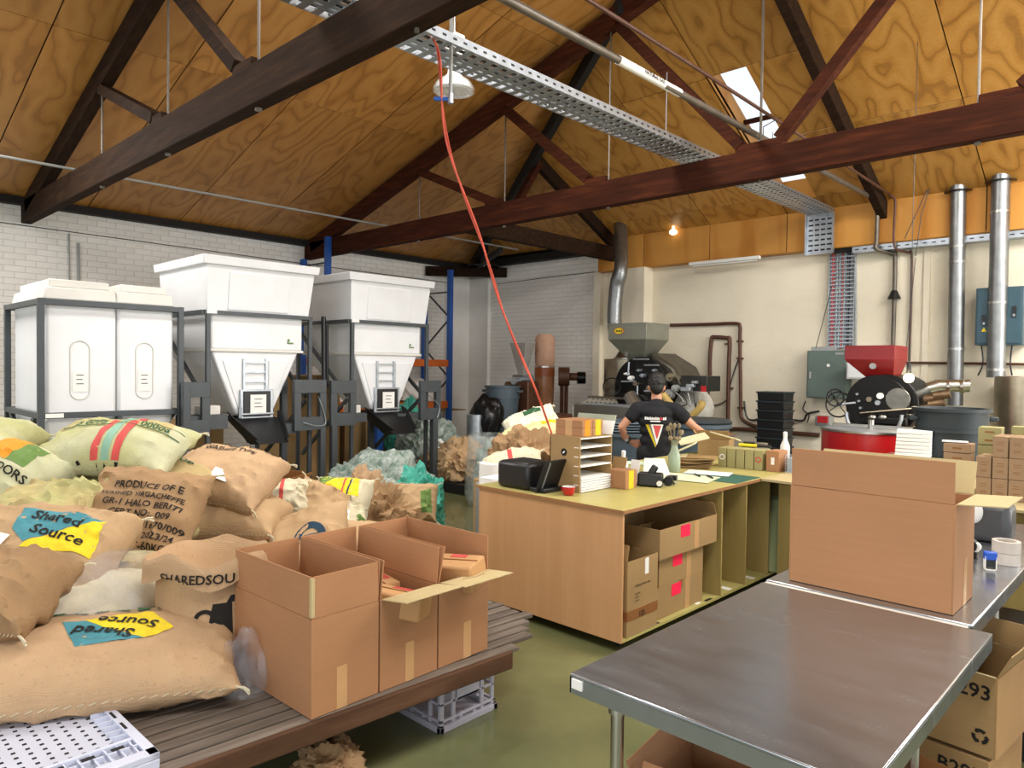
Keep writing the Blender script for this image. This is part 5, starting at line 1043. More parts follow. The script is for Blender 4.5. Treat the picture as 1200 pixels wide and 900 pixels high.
# stack of black crates
a=at(888,460,y=10.3);b_=at(920,460,y=10.3); w_=b_.x-a.x
for k in range(8):
    z=a.z+.02-(k+1)*.135; g=T('black_crate','black ribbed plastic crate, %s from the top of the tall stack'%('first','second','third','fourth','fifth','sixth','seventh','eighth')[k],'crate',((a.x+b_.x)/2,10.45,z),random.uniform(-.03,.03),'black crates in the tall stack')
    MB().frus((-w_/2+.008,w_/2-.008,-.16,.16,0),(-w_/2,w_/2,-.17,.17,.115)).build('crate_body',BLKP,g,local=True,bevel=.006); MB().box(-w_/2-.012,w_/2+.012,-.182,.182,.11,.133).build('crate_rim',DKB,g,local=True)
    if k==7: MB().box(-w_/2,w_/2,-.15,.15,-z,-.002).build('crate_dolly',BLKP,g,local=True)
# cabinets on the wall
def wallbox(name,label,l,tt,r,b,m,dep=.25,**k):
    p0=at(l,tt,y=YB-dep);p1=at(r,b,y=YB-dep); g=T(name,label,'cabinet',((p0.x+p1.x)/2,YB-dep/2,p1.z)); B(p0.x,p1.x,YB-dep,YB-.01,p1.z,p0.z).build('cabinet_body',m,g,bevel=.008); B(p0.x+.02,p1.x-.02,YB-dep-.012,YB-dep,p1.z+.02,p0.z-.02).build('door_leaf',m,g,bevel=.004); return list(g.children)[-1],p0,p1
g,p0,p1=wallbox('electrical_cabinet','grey green steel electrical cabinet on the wall left of the red hopper',946,411,991,468,CABG)
B(p0.x+.05,p0.x+.08,YB-.285,YB-.262,(p0.z+p1.z)/2-.06,(p0.z+p1.z)/2+.04).build('door_handle',STEEL,g); B(p0.x+.3,p0.x+.34,YB-.27,YB-.262,p0.z-.24,p0.z-.2).build('warning_plate',WHT,g); B(p0.x+.04,p1.x-.2,YB-.2,YB-.05,p0.z,p0.z+.06).build('top_gland',GREYC,g); B(p0.x+.42,p1.x-.04,YB-.27,YB-.262,p0.z-.06,p0.z-.03).build('name_plate',GREYC,g)
g,p0,p1=wallbox('blue_cabinet','slate blue wall cabinet with black handles behind the right steel flue',1144,338,1198,404,CABB,.3)
for x,z in ((p0.x+.1,.45),(p0.x+.42,.58)): q=p1.z+(p0.z-p1.z)*z; B(x-.02,x+.02,YB-.33,YB-.312,q-.08,q+.06).build('door_handle',BLKP,g); B(x-.012,x+.012,YB-.334,YB-.33,q-.07,q-.04).build('lock',STEEL,g)
q=p1.z+(p0.z-p1.z)*.26; flat(([(-.03,-.02),(.03,-.02),(0,.035)],[(0,1,2)]),(p0.x+.1,YB-.3125,q),(1,0,0),(0,0,1),'warning_sign',YEL,g,off=.003)
g,p0,p1=wallbox('switch_box','small grey switch box with a red cover left of the red cooling drum',955,487,972,500,GREYC,.2)
B(p0.x+.05,p1.x-.02,YB-.235,YB-.2,p0.z-.10,p0.z+.0).build('red_cover',RED,g)
g,p0,p1=wallbox('white_panel','white sloping steel guard panel behind the red hopper',992,425,1030,445,POLY,.5)
for (px,c_) in ((944,BLKP),(1002,GREYC)): q=wp(px,470); MB().tube(sm([wp(px,470),wp(px-3,480),wp(px+4,486),wp(px+2,495)],5),.01,6).build('loose_cable',c_,None,label='thin %s cable hanging below the grey green cabinet'%('black' if c_==BLKP else 'grey'),cat='cable')
for i,(pts,lab) in enumerate(((((975,335),(970,355),(956,408)),'thin dark cable slanting from the cable ladder to the grey green cabinet'),(((1093,208),(1080,250),(1073,300)),'thin wire hanging from the ceiling right of the gas pipe, longer one'),(((1093,208),(1060,280)),'thin wire slanting from the ceiling hook to the wall tray'))):
    MB().tube([wp(*p,yy_=YB-.3) for p in pts],.006,6).build('thin_cable',BLKP,None,label=lab,cat='cable')
MB().tube([wp(1073,302,YB-.218),wp(1062,410,YB-.218)],.005,6).build('thin_cable',BLKP,None,label='thin wire hanging down the cream wall to the red hopper',cat='cable')
for (px,l) in ((1003,'grey conduit fixed upright on the wall right of the cable ladder'),): MB().cyl(wp(px,303),wp(px,420),.015,n=8).build('wall_conduit',GREYC,None,label=l,cat='conduit')
MB().tube([wp(1062,425),wp(1140,426),wp(1210,427)],.018,6).build('wall_conduit',RUSTP,None,label='brown conduit running level on the wall behind the steel flues',cat='conduit')
for k in range(3): MB().tube(sm([wp(1150+k*18,405),wp(1152+k*16,425),wp(1146+k*20,440)],5),.01,6).build('cabinet_cable',BLKP,None,label='black cable dropping from the blue cabinet, %s from the left'%('first','second','third')[k],cat='cable')
# ---- red roaster
YR=9.0
g=T('red_roaster','black drum coffee roaster with a bright red hopper and dials on the right','coffee roaster',(-2.7,9.3,0))
P0=at(990,405,y=YR);P1=at(1049,405,y=YR); hz=P0.z; w_=P1.x-P0.x
MB().box(P0.x,P1.x,YR,YR+.5,hz-.17,hz).build('hopper_bin',ROCH,g,bevel=.006); ccx=(P0.x+P1.x)/2+.12
MB().frus((ccx-.12,ccx+.1,YR+.15,YR+.33,hz-.44),(P0.x,P1.x,YR,YR+.5,hz-.17)).build('hopper_cone',ROCH,g,bevel=.004)
q=at(1023,429,y=YR+.03); MB().cyl(q+Vector((0,.06,0)),q+Vector((0,-.02,0)),.035,n=16).build('sight_glass',GREYC,g)
B(ccx-.1,ccx+.08,YR+.15,YR+.3,hz-.62,hz-.43).build('throat',BLKM,g,bevel=.01)
q=at(1027,474,y=YR-.02); rr=.345; MB().cyl((q.x,YR-.02,q.z),(q.x,YR+.03,q.z),rr,n=44).build('face_plate',BLKM,g,bevel=.008); fp_=list(g.children)[-1]; MB().cyl((q.x+.08,YR+.03,q.z),(q.x+.08,YR+.75,q.z),rr*1.02,n=44).build('drum',BLKM,g,bevel=.01)
fc_=Vector((q.x,YR-.05,q.z))
for (px,py,r,m) in ((1031,464,.036,WHT),(1018,468,.03,BRASS),(1028,472,.028,GALV),(1004,462,.014,GALV),(1006,470,.014,GALV),(1008,478,.014,GALV)):
    a=at(px,py,y=YR-.05); MB().cyl(a,(a.x,YR-.02,a.z),r,n=18).build('gauge',m,fp_); 
a=at(1052,468,y=YR-.03); MB().cyl(a,(a.x,YR-.02,a.z),.13,n=24).build('polished_door',mat('dull_door_steel','#8c8a84',.3,.9,.25,9),fp_,bevel=.01)
a=at(1008,484,y=YR-.1);b_=at(1078,478,y=YR-.1); MB().cyl(a,b_,.01,n=8).build('sampler_rod',BRASS,g)
a=at(1008,487,y=YR-.08); MB().box(a.x,a.x+.5,YR-.1,YR-.03,a.z-.09,a.z).build('discharge_door',BLKM,g,bevel=.015)
for px in (1022,1034): c=at(px,489,y=YR-.11); MB().ball(c,(.045,.02,.03)).build('chrome_knob',STEEL,g)
pts=[(fc_.x+ .30*cos(t_),YR-.02,fc_.z-.10+.30*sin(t_)) for t_ in [pi+ (pi)*k/16 for k in range(17)]]; mb=MB(); mb.tube([(p[0],YR-.12,p[2]) for p in pts],.02,8); mb.build('scoop_rim',GALV,g)
mb=MB(); v=[];f=[]
for j,yy_ in enumerate((YR-.12,YR+.1)):
    for p in pts: v.append((p[0],yy_,p[2]))
for k in range(16): f.append((k,k+1,k+18,k+17))
mb.add(v,f); mb.build('discharge_scoop',STEEL,g)
a=at(983,474,y=YR-.05); wheel(a,.15,(.6,-.7,0),g); wheel(at(979,466,y=YR-.1),.1,(.6,-.7,0),g)
MB().cyl(a,at(1003,472,y=YR-.02),.014,n=8).build('wheel_shaft',GALV,g)
for x in (fc_.x-.2,fc_.x+.3):
    for yy_ in (YR+.1,YR+.65): B(x-.04,x+.04,yy_-.04,yy_+.04,0,fc_.z-.28).build('leg',BLKM,g)
for k,(px,py) in enumerate(((1083,468),(1088,474),(1094,464),(1080,478))):
    a=at(px,py,y=YR+.2); MB().cyl(a,a+Vector((.16,.02,.03)),.05,n=14).build('exhaust_fitting',mat('burnt_steel','#6e5a44',.4,.7,.3,12) if k==0 else bpy.data.materials['burnt_steel'],g)
# red cooling drum
c=at(1015,510,y=8.1); g=T('cooling_drum','glossy red round cooling drum with a steel rim in front of the black roaster','cooling tray',(c.x-.02,8.25,0))
cz_=at(1015,509,y=7.75).z; rw=(at(1075,510,y=8.25)-at(962,510,y=8.25)).length/2
MB().cyl((c.x,8.25,.55),(c.x,8.25,cz_),rw,n=56).build('drum_wall',RED,g); MB().cyl((c.x,8.25,cz_),(c.x,8.25,cz_+.02),rw+.012,n=56).build('steel_rim',STEEL,g); MB().cyl((c.x,8.25,cz_+.02),(c.x,8.25,cz_+.024),rw-.03,n=40).build('perforated_bed',GALV,g); MB().beam((c.x-.4,8.25,cz_+.05),(c.x+.4,8.25,cz_+.05),.04,.03).cyl((c.x,8.25,cz_),(c.x,8.25,cz_+.12),.03,n=12).build('stirring_arm',STEEL,g)
for an in (45,135,225,315): x=c.x+.4*cos(R(an)); yy_=8.25+.4*sin(R(an)); B(x-.03,x+.03,yy_-.03,yy_+.03,0,.56).build('leg',BLKM,g)
for k in range(7):
    q=at(1068,513,y=7.2); z=q.z-.17+k*.034
    MB().box(-.14,.14,-.12,.12,0,.031).xf((q.x,7.3,z),(0,0,.12+.02*k)).build('folded_carton_blank',WHT,None,label='flat white folded carton, %s layer of the white stack by the red drum'%('bottom','second','third','fourth','fifth','sixth','top')[k],cat='carton',group='white folded cartons beside the red drum',bevel=.004)
q=at(1068,513,y=7.2); gg=T('side_table','small steel side table carrying the white folded cartons','table',(q.x,7.3,0)); z=q.z-.175; B(q.x-.25,q.x+.25,7.1,7.5,z-.03,z).build('table_top',STEEL,gg)
for sx in (-.22,.22):
    for sy in (7.13,7.47): B(q.x+sx-.015,q.x+sx+.015,sy-.015,sy+.015,0,z-.03).build('leg',STEEL,gg)
# lit bulb
q=at(1065,443,y=8.7); g=T('bare_bulb','glowing bare bulb on a black holder hanging beside the red hopper','lamp',q)
MB().ball(q,.052,20,14).build('glass_bulb',emis('bulb_glow','#ffe2a0',14),g); MB().cyl(q+Vector((0,0,.045)),q+Vector((0,0,.16)),.024,n=14).build('bulb_holder',BLKP,g); MB().cyl(q+Vector((0,0,.16)),(q.x,q.y,zb(q.y)),.004,n=6).build('cord',BLKP,g)
l=bpy.data.lights.new('bulb_light','POINT'); l.energy=7; l.color=(1,.78,.45); l.shadow_soft_size=.06; lo=bpy.data.objects.new('bulb_light',l); lo.location=q+Vector((.0,-.09,.02)); COL.objects.link(lo)
# steel flues on the right
def flue(label,pts,r,joints,hole=True):
    g=T('steel_flue',label,'flue pipe',pts[0]); MB().tube(pts,r,24).build('flue_pipe',DUCT,g)
    for z in joints: 
        x=pts[0].x+(pts[-1].x-pts[0].x)*(z-pts[0].z)/(pts[-1].z-pts[0].z); yy_=pts[0].y+(pts[-1].y-pts[0].y)*(z-pts[0].z)/(pts[-1].z-pts[0].z); MB().cyl((x,yy_,z-.015),(x,yy_,z+.015),r+.008,n=24).build('joint_band',STEEL,g)
    p=pts[-1]; 
    if hole: MB().lathe([(r+.002,0),(r+.07,-.0),(r+.07,.004),(r+.002,.004)],(p.x,p.y,0),24,cap=False).xf((0,0,0)).build('ceiling_opening',BLKP,g)
    return g
fy_=bpy_(1123,222); a=at(1119,475,y=fy_);b_=at(1123,222,y=fy_)
g=flue('dull steel flue pipe rising from the red roaster through the ceiling, left of two',[a,a.lerp(b_,.5),b_+Vector((0,0,.12))],.095,(a.z+.75,a.z+1.9,a.z+2.1))
for o in list(g.children):
    if o.name.startswith('ceiling_opening'): o.data.transform(Matrix.Translation((0,0,zb(fy_)-.03))); 
fz_=bpy_(1173,210); a2=at(1167,445,y=fz_);b2=at(1173,210,y=fz_)
a2.z=at(1168,441,y=9.7).z-.02
g2=flue('wider brassy steel flue pipe rising from the steel drum, right of two',[a2,a2.lerp(b2,.5),b2+Vector((0,0,.12))],.105,(a2.z+.1,a2.z+.95,a2.z+2.1))
for o in list(g2.children):
    if o.name.startswith('ceiling_opening'): o.data.transform(Matrix.Translation((0,0,zb(fz_)-.03)))
q=at(1168,465,y=9.9); g=T('chaff_drum','large stainless steel chaff drum at the right under the wider flue','drum',(q.x+.05,10.1,0)); zt_=at(1168,441,y=9.7).z; rr=(at(1203,460,y=10.1).x-at(1135,460,y=10.1).x)/2*.86
MB().cyl((q.x+.05,fz_,.3),(q.x+.05,fz_,zt_),rr,n=40).build('drum_body',BRASS,g,bevel=.01); MB().cyl((q.x+.05,fz_,0),(q.x+.05,fz_,.3),rr*.6,n=20).build('drum_foot',BLKM,g)
MB().tube([at(1085,456,y=9.7),at(1100,452,y=9.75),at(1136,452,y=9.85)],.075,18).build('crossover_duct',STEEL,g)
for px in (1096,1112,1128): c=at(px,453,y=9.77); d=Vector((1,.1,0)).normalized(); MB().cyl(c-d*.015,c+d*.015,.085,n=18).build('duct_band',STEEL,g)
# dark plastic tubs
def tub(label,c,r,h,m,base=True,rz=0,cat='bin'):
    t=T('round_bin',label,cat,c,rz); MB().lathe([(r*.82,0),(r*.98,h*.9),(r*.98,h*.96),(r*1.06,h*.96),(r*1.06,h),(r*.98,h),(r*.93,h*.93),(r*.78,.02),(0,.02)],(0,0,0),32).build('bin_body',m,t,local=True)
    MB().lathe([(r*.955,h*.70),(r*1.0,h*.70),(r*1.0,h*.74),(r*.96,h*.74)],(0,0,0),32,cap=False).build('bin_band',m,t,local=True)
    for s in (1,-1): MB().box(*sorted((s*r*.95,s*r*1.2)),-.07,.07,h*.84,h*.90).build('bin_handle',m,t,local=True,bevel=.008)
    return t
q=at(1115,478,y=7.6); r_=.305; z0=q.z-.72
tub('dark slate round bin standing on a plinth in front of the red roaster',(q.x,7.6,z0),r_,.72,DKB,rz=R(30)); B(q.x-.35,q.x+.35,7.25,7.95,0,z0-.002).build('bin_plinth',KRAFTG,None,bevel=.01,label='olive plinth box under the dark slate round bin',cat='plinth')
c=at(589,452,d=12.3); 
tub('slate grey round bin, upper of the two stacked near the far corner',(c.x,c.y,c.z-.70),.30,.70,GREYB,rz=R(20)); 
tub('slate grey round bin, lower of the two stacked near the far corner',(c.x,c.y,0),.30,c.z-.705,GREYB,rz=R(50))
c=at(733,494,d=8.3); 
for k,(z,h) in enumerate(((0,.72),)):
    t=tub('slate grey bin with stacked lids to the left of the man',(c.x,c.y,0),.33,1.02,GREYB); 
    for zz in (1.03,1.06,1.09,1.12): MB().lathe([(.33,zz),(.35,zz+.01),(.34,zz+.022),(0,zz+.024)],(0,0,0),30).build('spare_lid',GREYB,t,local=True)
c=at(818,492,d=8.4); t=tub('slate blue bin to the right of the man behind the kraft bags',(c.x,c.y,0),.36,1.12,GREYB); MB().lathe([(.38,1.12),(.39,1.14),(.36,1.17),(0,1.18)],(0,0,0),30).build('bin_lid',DKB,t,local=True)
q=at(893,524,y=9.5); MB().lathe([(.3,0),(.34,.6),(.36,.62),(.33,.62)],(q.x+.1,9.5,0),24).build('black_tub',BLKP,None,label='black open tub on the floor right of the stacked black crates',cat='tub')
# ---- grinder with clear cone, dust collector, brown bench
c=at(612,440,d=12.6); g=T('grinder','old brown grinder with a clear cone hopper against the far brick wall','grinder',(c.x,c.y,0))
zt_=at(612,402,d=12.6).z; zb_=at(612,440,d=12.6).z
MB().frus((c.x-.05,c.x+.05,c.y-.05,c.y+.05,zb_),(c.x-.19,c.x+.19,c.y-.13,c.y+.13,zt_)).build('cone_hopper',mat('smoky_cone_plastic','#9a9690',.25,0,.1),g,bevel=.004)
B(c.x-.02,c.x+.25,c.y-.12,c.y+.16,0,zb_-.1).build('grinder_body',mat('rust_brown_enamel','#5b3a28',.5,.2,.25,9),g,bevel=.02); RB=bpy.data.materials['rust_brown_enamel']
MB().cyl((c.x-.2,c.y,zb_-.06),(c.x+.2,c.y+.05,zb_-.06),.07,n=16).cyl((c.x-.05,c.y-.02,zb_-.1),(c.x-.02,c.y-.2,zb_-.1),.06,n=14).build('grinder_head',GALV,g)
MB().cyl((c.x-.28,c.y-.1,zb_-.2),(c.x-.1,c.y-.05,zb_-.2),.09,n=14).build('brass_motor',BRASS,g)
c=at(638,450,d=12.9); g=T('dust_collector','tall dust collector with a pale cloth bag above and brown bag below','dust collector',(c.x,c.y,0)); r_=(at(650,430,d=12.9)-at(627,430,d=12.9)).length/2
z1=at(638,391,d=12.9).z; z2=at(638,430,d=12.9).z; z3=at(638,441,d=12.9).z; z4=at(638,480,d=12.9).z
MB().lathe([(r_*.96,z2),(r_*1.02,z2+.2),(r_,z1-.08),(r_*.7,z1-.01),(0,z1)],(c.x,c.y,0),28).build('upper_bag',mat('pink_tan_cloth','#c29a80',.85,0,.08,10,.3,30),g)
MB().cyl((c.x,c.y,z3),(c.x,c.y,z2),r_*1.02,n=28).build('collar_ring',mat('orange_brown_enamel','#8d4a24',.4),g); MB().lathe([(r_*1.04,z2-.01),(r_*1.04,z2+.015)],(c.x,c.y,0),28,cap=False).build('clamp_band',STEEL,g)
MB().lathe([(r_*.75,z4),(r_*.95,z4+.15),(r_,z3-.1),(r_,z3)],(c.x,c.y,0),28).build('lower_bag',mat('brown_plastic_bag','#9a6a48',.25,0,.2,6,.4,12),g)
a=Vector((c.x+.33,c.y+.30,z3)); MB().cyl((c.x+.18,c.y+.17,z3),a,.17,n=20).cyl(a,a+Vector((.1,.1,0)),.07,n=16).build('fan_housing',RB,g,bevel=.01); MB().cyl(a+Vector((.1,.1,-.02)),a+Vector((.2,.2,-.02)),.11,n=16).build('fan_motor',BLKM,g)
for dx in (.18,.28): B(c.x+dx,c.x+dx+.05,c.y+.22,c.y+.27,0,z3-.1).build('leg',RB,g)
a=at(640,484,d=12.0); g=T('brown_bench','reddish brown wooden bench below the dust collector','bench',(a.x,a.y,0)); B(a.x-.25,a.x+.55,a.y-.3,a.y+.5,a.z-.35,a.z-.02).build('bench_body',mat('red_brown_wood','#6a3c22',.5,0,.2,5),g,bevel=.01)
for sx in (-.2,.48):
    for sy in (-.25,.42): B(a.x+sx,a.x+sx+.06,a.y+sy,a.y+sy+.06,0,a.z-.35).build('leg',BLKM,g)
# small machine draped in black beside the stacked bins
c=at(566,490,d=12.0); g=T('draped_machine','small machine draped with a black cover left of the stacked grey bins','machine',(c.x,c.y,0))
zt_=at(566,466,d=12).z; o=blob('black_cover',(c.x+.05,c.y+.03,zt_-.62),(.30,.24,.42),mat('black_plastic_sheet','#101012',.3,0,.2,8,.5,10),5,.2,1.6,.6,4,.6,parent=g); MB().cyl((c.x+.02,c.y-.2,.3),(c.x+.02,c.y-.2,.95),.14,n=20).build('steel_can',GALV,g)
MB().cyl(at(553,496,d=11.9),at(557,492,d=11.9),.12,n=18).build('round_fan',BLKM,g); B(c.x-.1,c.x-.05,c.y-.1,c.y-.05,0,zt_-.3).box(c.x+.2,c.x+.25,c.y+.1,c.y+.15,0,zt_-.3).build('leg',BLKP,g)
# ================================================================ MAN
def bake(o):
    bpy.context.view_layer.update(); dg=bpy.context.evaluated_depsgraph_get(); me=bpy.data.meshes.new_from_object(o.evaluated_get(dg)); me.name=o.name
    mats=[m for m in o.data.materials]; o.modifiers.clear(); o.data=me
    if not me.materials and mats: me.materials.append(mats[0])
    me.shade_smooth(); return o
def caps(mb,pts,n=12):
    """chain of tapered capsules [(point, radius or (rx,ry,rz))]"""
    for (p,r),(q,s) in zip(pts,pts[1:]):
        p=Vector(p);q=Vector(q)
        mb.cyl(p,q,r,s,n=n)
    for p,r in pts: mb.ball(p,r,n,8)
def remesh(mb,name,m,par,vox,smooth=3):
    o=mb.build(name,m,par,local=True); r=o.modifiers.new('r','REMESH'); r.mode='VOXEL'; r.voxel_size=vox
    s=o.modifiers.new('s','SMOOTH'); s.iterations=smooth; s.factor=.5; return bake(o)
q=at(770,437,x=-3.98); man=T('person','man seen from behind in a black T-shirt, one hand on his hip','person',(q.x,q.y,0),R(33))
man['label']='man seen from behind in a black T-shirt with a printed wedge, hand on hip'
top=q.z; mb=MB()
sh=1.335; hipz=.90
# torso, neck, head
for (z,rx,ry,yy_) in ((.90,.155,.105,0),(1.0,.145,.10,0),(1.1,.15,.10,.0),(1.2,.165,.11,.0),(1.29,.165,.105,.01)): mb.ball((0,yy_,z),(rx,ry,.09),20,12)
mb.cyl((0,0,.9),(0,.01,1.3),.12,.12,n=20); caps(mb,[((0,.02,1.32),.075),((0,.03,1.40),.055),((0,.045,1.46),.055)])
mb.ball((0,.065,1.575),(.076,.096,.112),22,14); mb.ball((0,.115,1.515),(.05,.05,.05)) # skull, jaw
mb.ball((0,.175,1.555),(.014,.022,.025),8,6); mb.ball((0,.15,1.51),(.026,.02,.012),8,6)  # nose, mouth
for s in (1,-1): mb.ball((s*.079,.055,1.555),(.010,.020,.032),10,8,(0,0,s*.3))
L_=[((-.185,.0,sh),.062),((-.265,-.02,1.24),.048),((-.345,-.02,1.145),.040),((-.315,.045,1.04),.034),((-.245,.06,.985),.026)]
R_=[((.185,.01,sh),.062),((.29,.0,1.245),.048),((.37,.02,1.17),.041),((.47,.10,1.10),.034),((.545,.18,1.06),.026)]
caps(mb,L_,14); caps(mb,R_,14)
for s in (-1,1): caps(mb,[((s*.075,0,.86),.09),((s*.095,.01,.70),.085),((s*.10,.02,.47),.058),((s*.10,.0,.30),.056),((s*.105,-.02,.09),.038)],14); mb.ball((s*.11,.05,.045),(.045,.12,.045),12,8)
def hand(base,dirv,up,sgn):
    b=Vector(base);d=Vector(dirv).normalized();u=Vector(up);u=(u-d*u.dot(d)).normalized();sd=d.cross(u)*sgn
    mb.obox(b+d*.045,(.001,.001,.001)); 
    for k in range(4): o=(k-1.5)*.019; mb.cyl(b+sd*o*.7,b+d*.085+sd*o,.013,.012,n=8); 
    for k,Ln in enumerate((.062,.072,.068,.052)):
        o=(k-1.5)*.020; a=b+d*.085+sd*o; c=a+d*Ln*.5-u*.006; e=c+d*Ln*.42-u*Ln*.35; caps(mb,[(a,.0095),(c,.009),(e,.0075)],8)
    a=b+d*.02-sd*.03; caps(mb,[(b,.016),(a-sd*.012+d*.02,.012),(a-sd*.022+d*.055-u*.01,.0095)],8)
hand((-.245,.06,.985),(.75,.0,-.35),(-.3,-1,.0),1)
hand((.545,.18,1.06),(.75,.6,-.35),(0,0,1),1)
remesh(mb,'body',SKIN,man,.0075,3)
# T-shirt
mb=MB()
for (z,rx,ry,yy_) in ((.82,.175,.125,0),(.92,.17,.122,0),(1.02,.165,.12,0),(1.12,.17,.122,0),(1.21,.185,.13,.0),(1.30,.19,.122,.01),(1.345,.13,.09,.015)): mb.ball((0,yy_,z),(rx,ry,.085),24,12)
mb.cyl((0,0,.80),(0,.01,1.3),.13,.13,n=20); caps(mb,[((-.10,.01,1.36),.06),((-.19,.0,sh-.005),.078),((-.245,-.01,1.255),.072)],16); caps(mb,[((.10,.01,1.36),.06),((.19,.01,sh-.005),.078),((.275,.005,1.26),.070)],16); caps(mb,[((0,.015,1.37),.075),((0,.02,1.385),.07)])
o=remesh(mb,'t_shirt',SHIRT,man,.011,3); tsh=o
bm=bmesh.new(); bm.from_mesh(o.data); off=Vector((3,1,2))
for v in bm.verts: v.co+=v.normal*(.006*noise.noise(v.co*Vector((7,7,14)).x*0+Vector((v.co.x*7,v.co.y*7,v.co.z*14))+off))
bvh=BVHTree.FromBMesh(bm); bm.to_mesh(o.data); bm.free(); o.data.shade_smooth()
fx,fu=(1,0,0),(0,0,1) # seen from behind (local -Y)
wrap(gridverts([(-.105,1.185),(-.07,1.185),(.005,.985),(-.005,.96)],8),(0,0,0),fx,fu,'printed_stripe',YEL,tsh,bvh,.003); wrap(gridverts([(-.075,1.185),(-.045,1.185),(.015,1.0),(.005,.975)],8),(0,0,0),fx,fu,'printed_stripe',mat('grey_print','#77736c',.8),tsh,bvh,.0035)
wrap(gridverts([(-.055,1.19),(.07,1.19),(.012,.99),(.004,.99)],8),(0,0,0),fx,fu,'printed_wedge',WHT,tsh,bvh,.0045); wrap(gridverts([(-.03,1.18),(.05,1.18),(.012,1.05),(.004,1.05)],8),(0,0,0),fx,fu,'printed_wedge',REDP,tsh,bvh,.006)
for k in range(13):
    x=-.115+k*.0165; wrap(gridverts([(x,1.235),(x+.012,1.235),(x+.012,1.262-(k%3)*.004),(x+.002,1.262)],2),(0,0,0),fx,fu,'printed_letter',REDP if 8<k<11 else WHT,tsh,bvh,.004)
wrap(gridverts([(-.06,1.215),(.04,1.215),(.04,1.226),(-.06,1.226)],4),(0,0,0),fx,fu,'printed_line',WHT,tsh,bvh,.004)
# trousers, hair, shoes, watch
mb=MB(); mb.ball((0,0,.86),(.172,.125,.12),22,12)
for s in (-1,1): caps(mb,[((s*.085,0,.88),.112),((s*.095,.01,.70),.10),((s*.10,.02,.47),.078),((s*.10,.0,.30),.074),((s*.105,-.01,.10),.068)],16)
remesh(mb,'trousers',TROU,man,.012,3)
mb=MB(); mb.ball((0,.052,1.605),(.085,.103,.098),22,14); mb.ball((0,.0,1.56),(.070,.055,.078),18,12); mb.ball((0,.05,1.665),(.07,.09,.055),18,12)
for k in range(120):
    a=random.uniform(0,2*pi);e=random.uniform(-.1,1.4); p=Vector((.082*cos(e)*cos(a),.05+.10*cos(e)*sin(a),1.60+.105*sin(e)));
    if p.y<.12: mb.ball(p,.013,6,4)
remesh(mb,'hair',HAIR,man,.008,1)
for s in (-1,1): MB().ball((s*.11,.05,.045),(.052,.135,.05),16,10).build('shoe',BLKP,man,local=True); MB().ball((s*.03,.155,1.585),(.013,.008,.007),8,6).build('eye',WHT,man,local=True)
a=Vector(L_[3][0]).lerp(Vector(L_[4][0]),.55); d=(Vector(L_[4][0])-Vector(L_[3][0])).normalized(); MB().cyl(a-d*.014,a+d*.014,.038,n=18).build('watch_strap',BLKP,man,local=True); MB().cyl(a+Vector((-.02,-.04,0)),a+Vector((-.015,-.03,0)),.018,n=14).build('watch_face',GREYC,man,local=True)
# ================================================================ SACKS
def sackmesh(L,W,H,seed,nu=44,nv=32,soft=1.0,flat=.45,wr=1.0):
    off=Vector((seed*7.3,seed*3.1,seed*5.7)); v=[];f=[];idx={}
    def P(i,j,s):
        u=-1+2*i/nu; w=-1+2*j/nv; u=sin(u*pi/2)*.55+u*.45; w=sin(w*pi/2)*.55+w*.45
        t=max(0,(1-abs(u)**3.0)*(1-abs(w)**2.6))**.52
        pin=.055; x=L/2*u*(1-pin*(1-w*w)*abs(u)**3); y=W/2*w*(1-pin*1.3*(1-u*u)*abs(w)**3)
        p=Vector((x*4/L*.5,y*4/L*.5,s*1.0))
        n1=noise.noise(p*1.3+off)*.55+noise.noise(p*2.9+off)*.3; edge=(1-t)**.7
        wv=noise.noise_vector(Vector((x*3,y*3,s))+off)*.5; rid=(1-abs(noise.noise(Vector((x*6,y*9,s))+off+wv)))**4*1.1+(1-abs(noise.noise(Vector((x*14,y*17,s))+off*2+wv)))**4*.6-.5
        z=(H*(1-flat) if s>0 else -H*flat)*t*(1+.22*n1*soft) + s*wr*.022*rid*(.45+edge*1.3)*t**.3
        return Vector((x+.02*n1*edge,y+.02*n1*edge,z+.02*soft*noise.noise(Vector((x*2.5,y*2.5,0))+off)))
    for s in (1,-1):
        for j in range(nv+1):
            for i in range(nu+1):
                b=i in(0,nu) or j in(0,nv)
                k=(i,j,0 if b else s)
                if k in idx: continue
                idx[k]=len(v); v.append(P(i,j,s))
    for s in (1,-1):
        g=lambda i,j: idx[(i,j,0 if (i in(0,nu) or j in(0,nv)) else s)]
        for j in range(nv):
            for i in range(nu):
                q=(g(i,j),g(i+1,j),g(i+1,j+1),g(i,j+1)); f.append(q if s>0 else q[::-1])
    return v,f
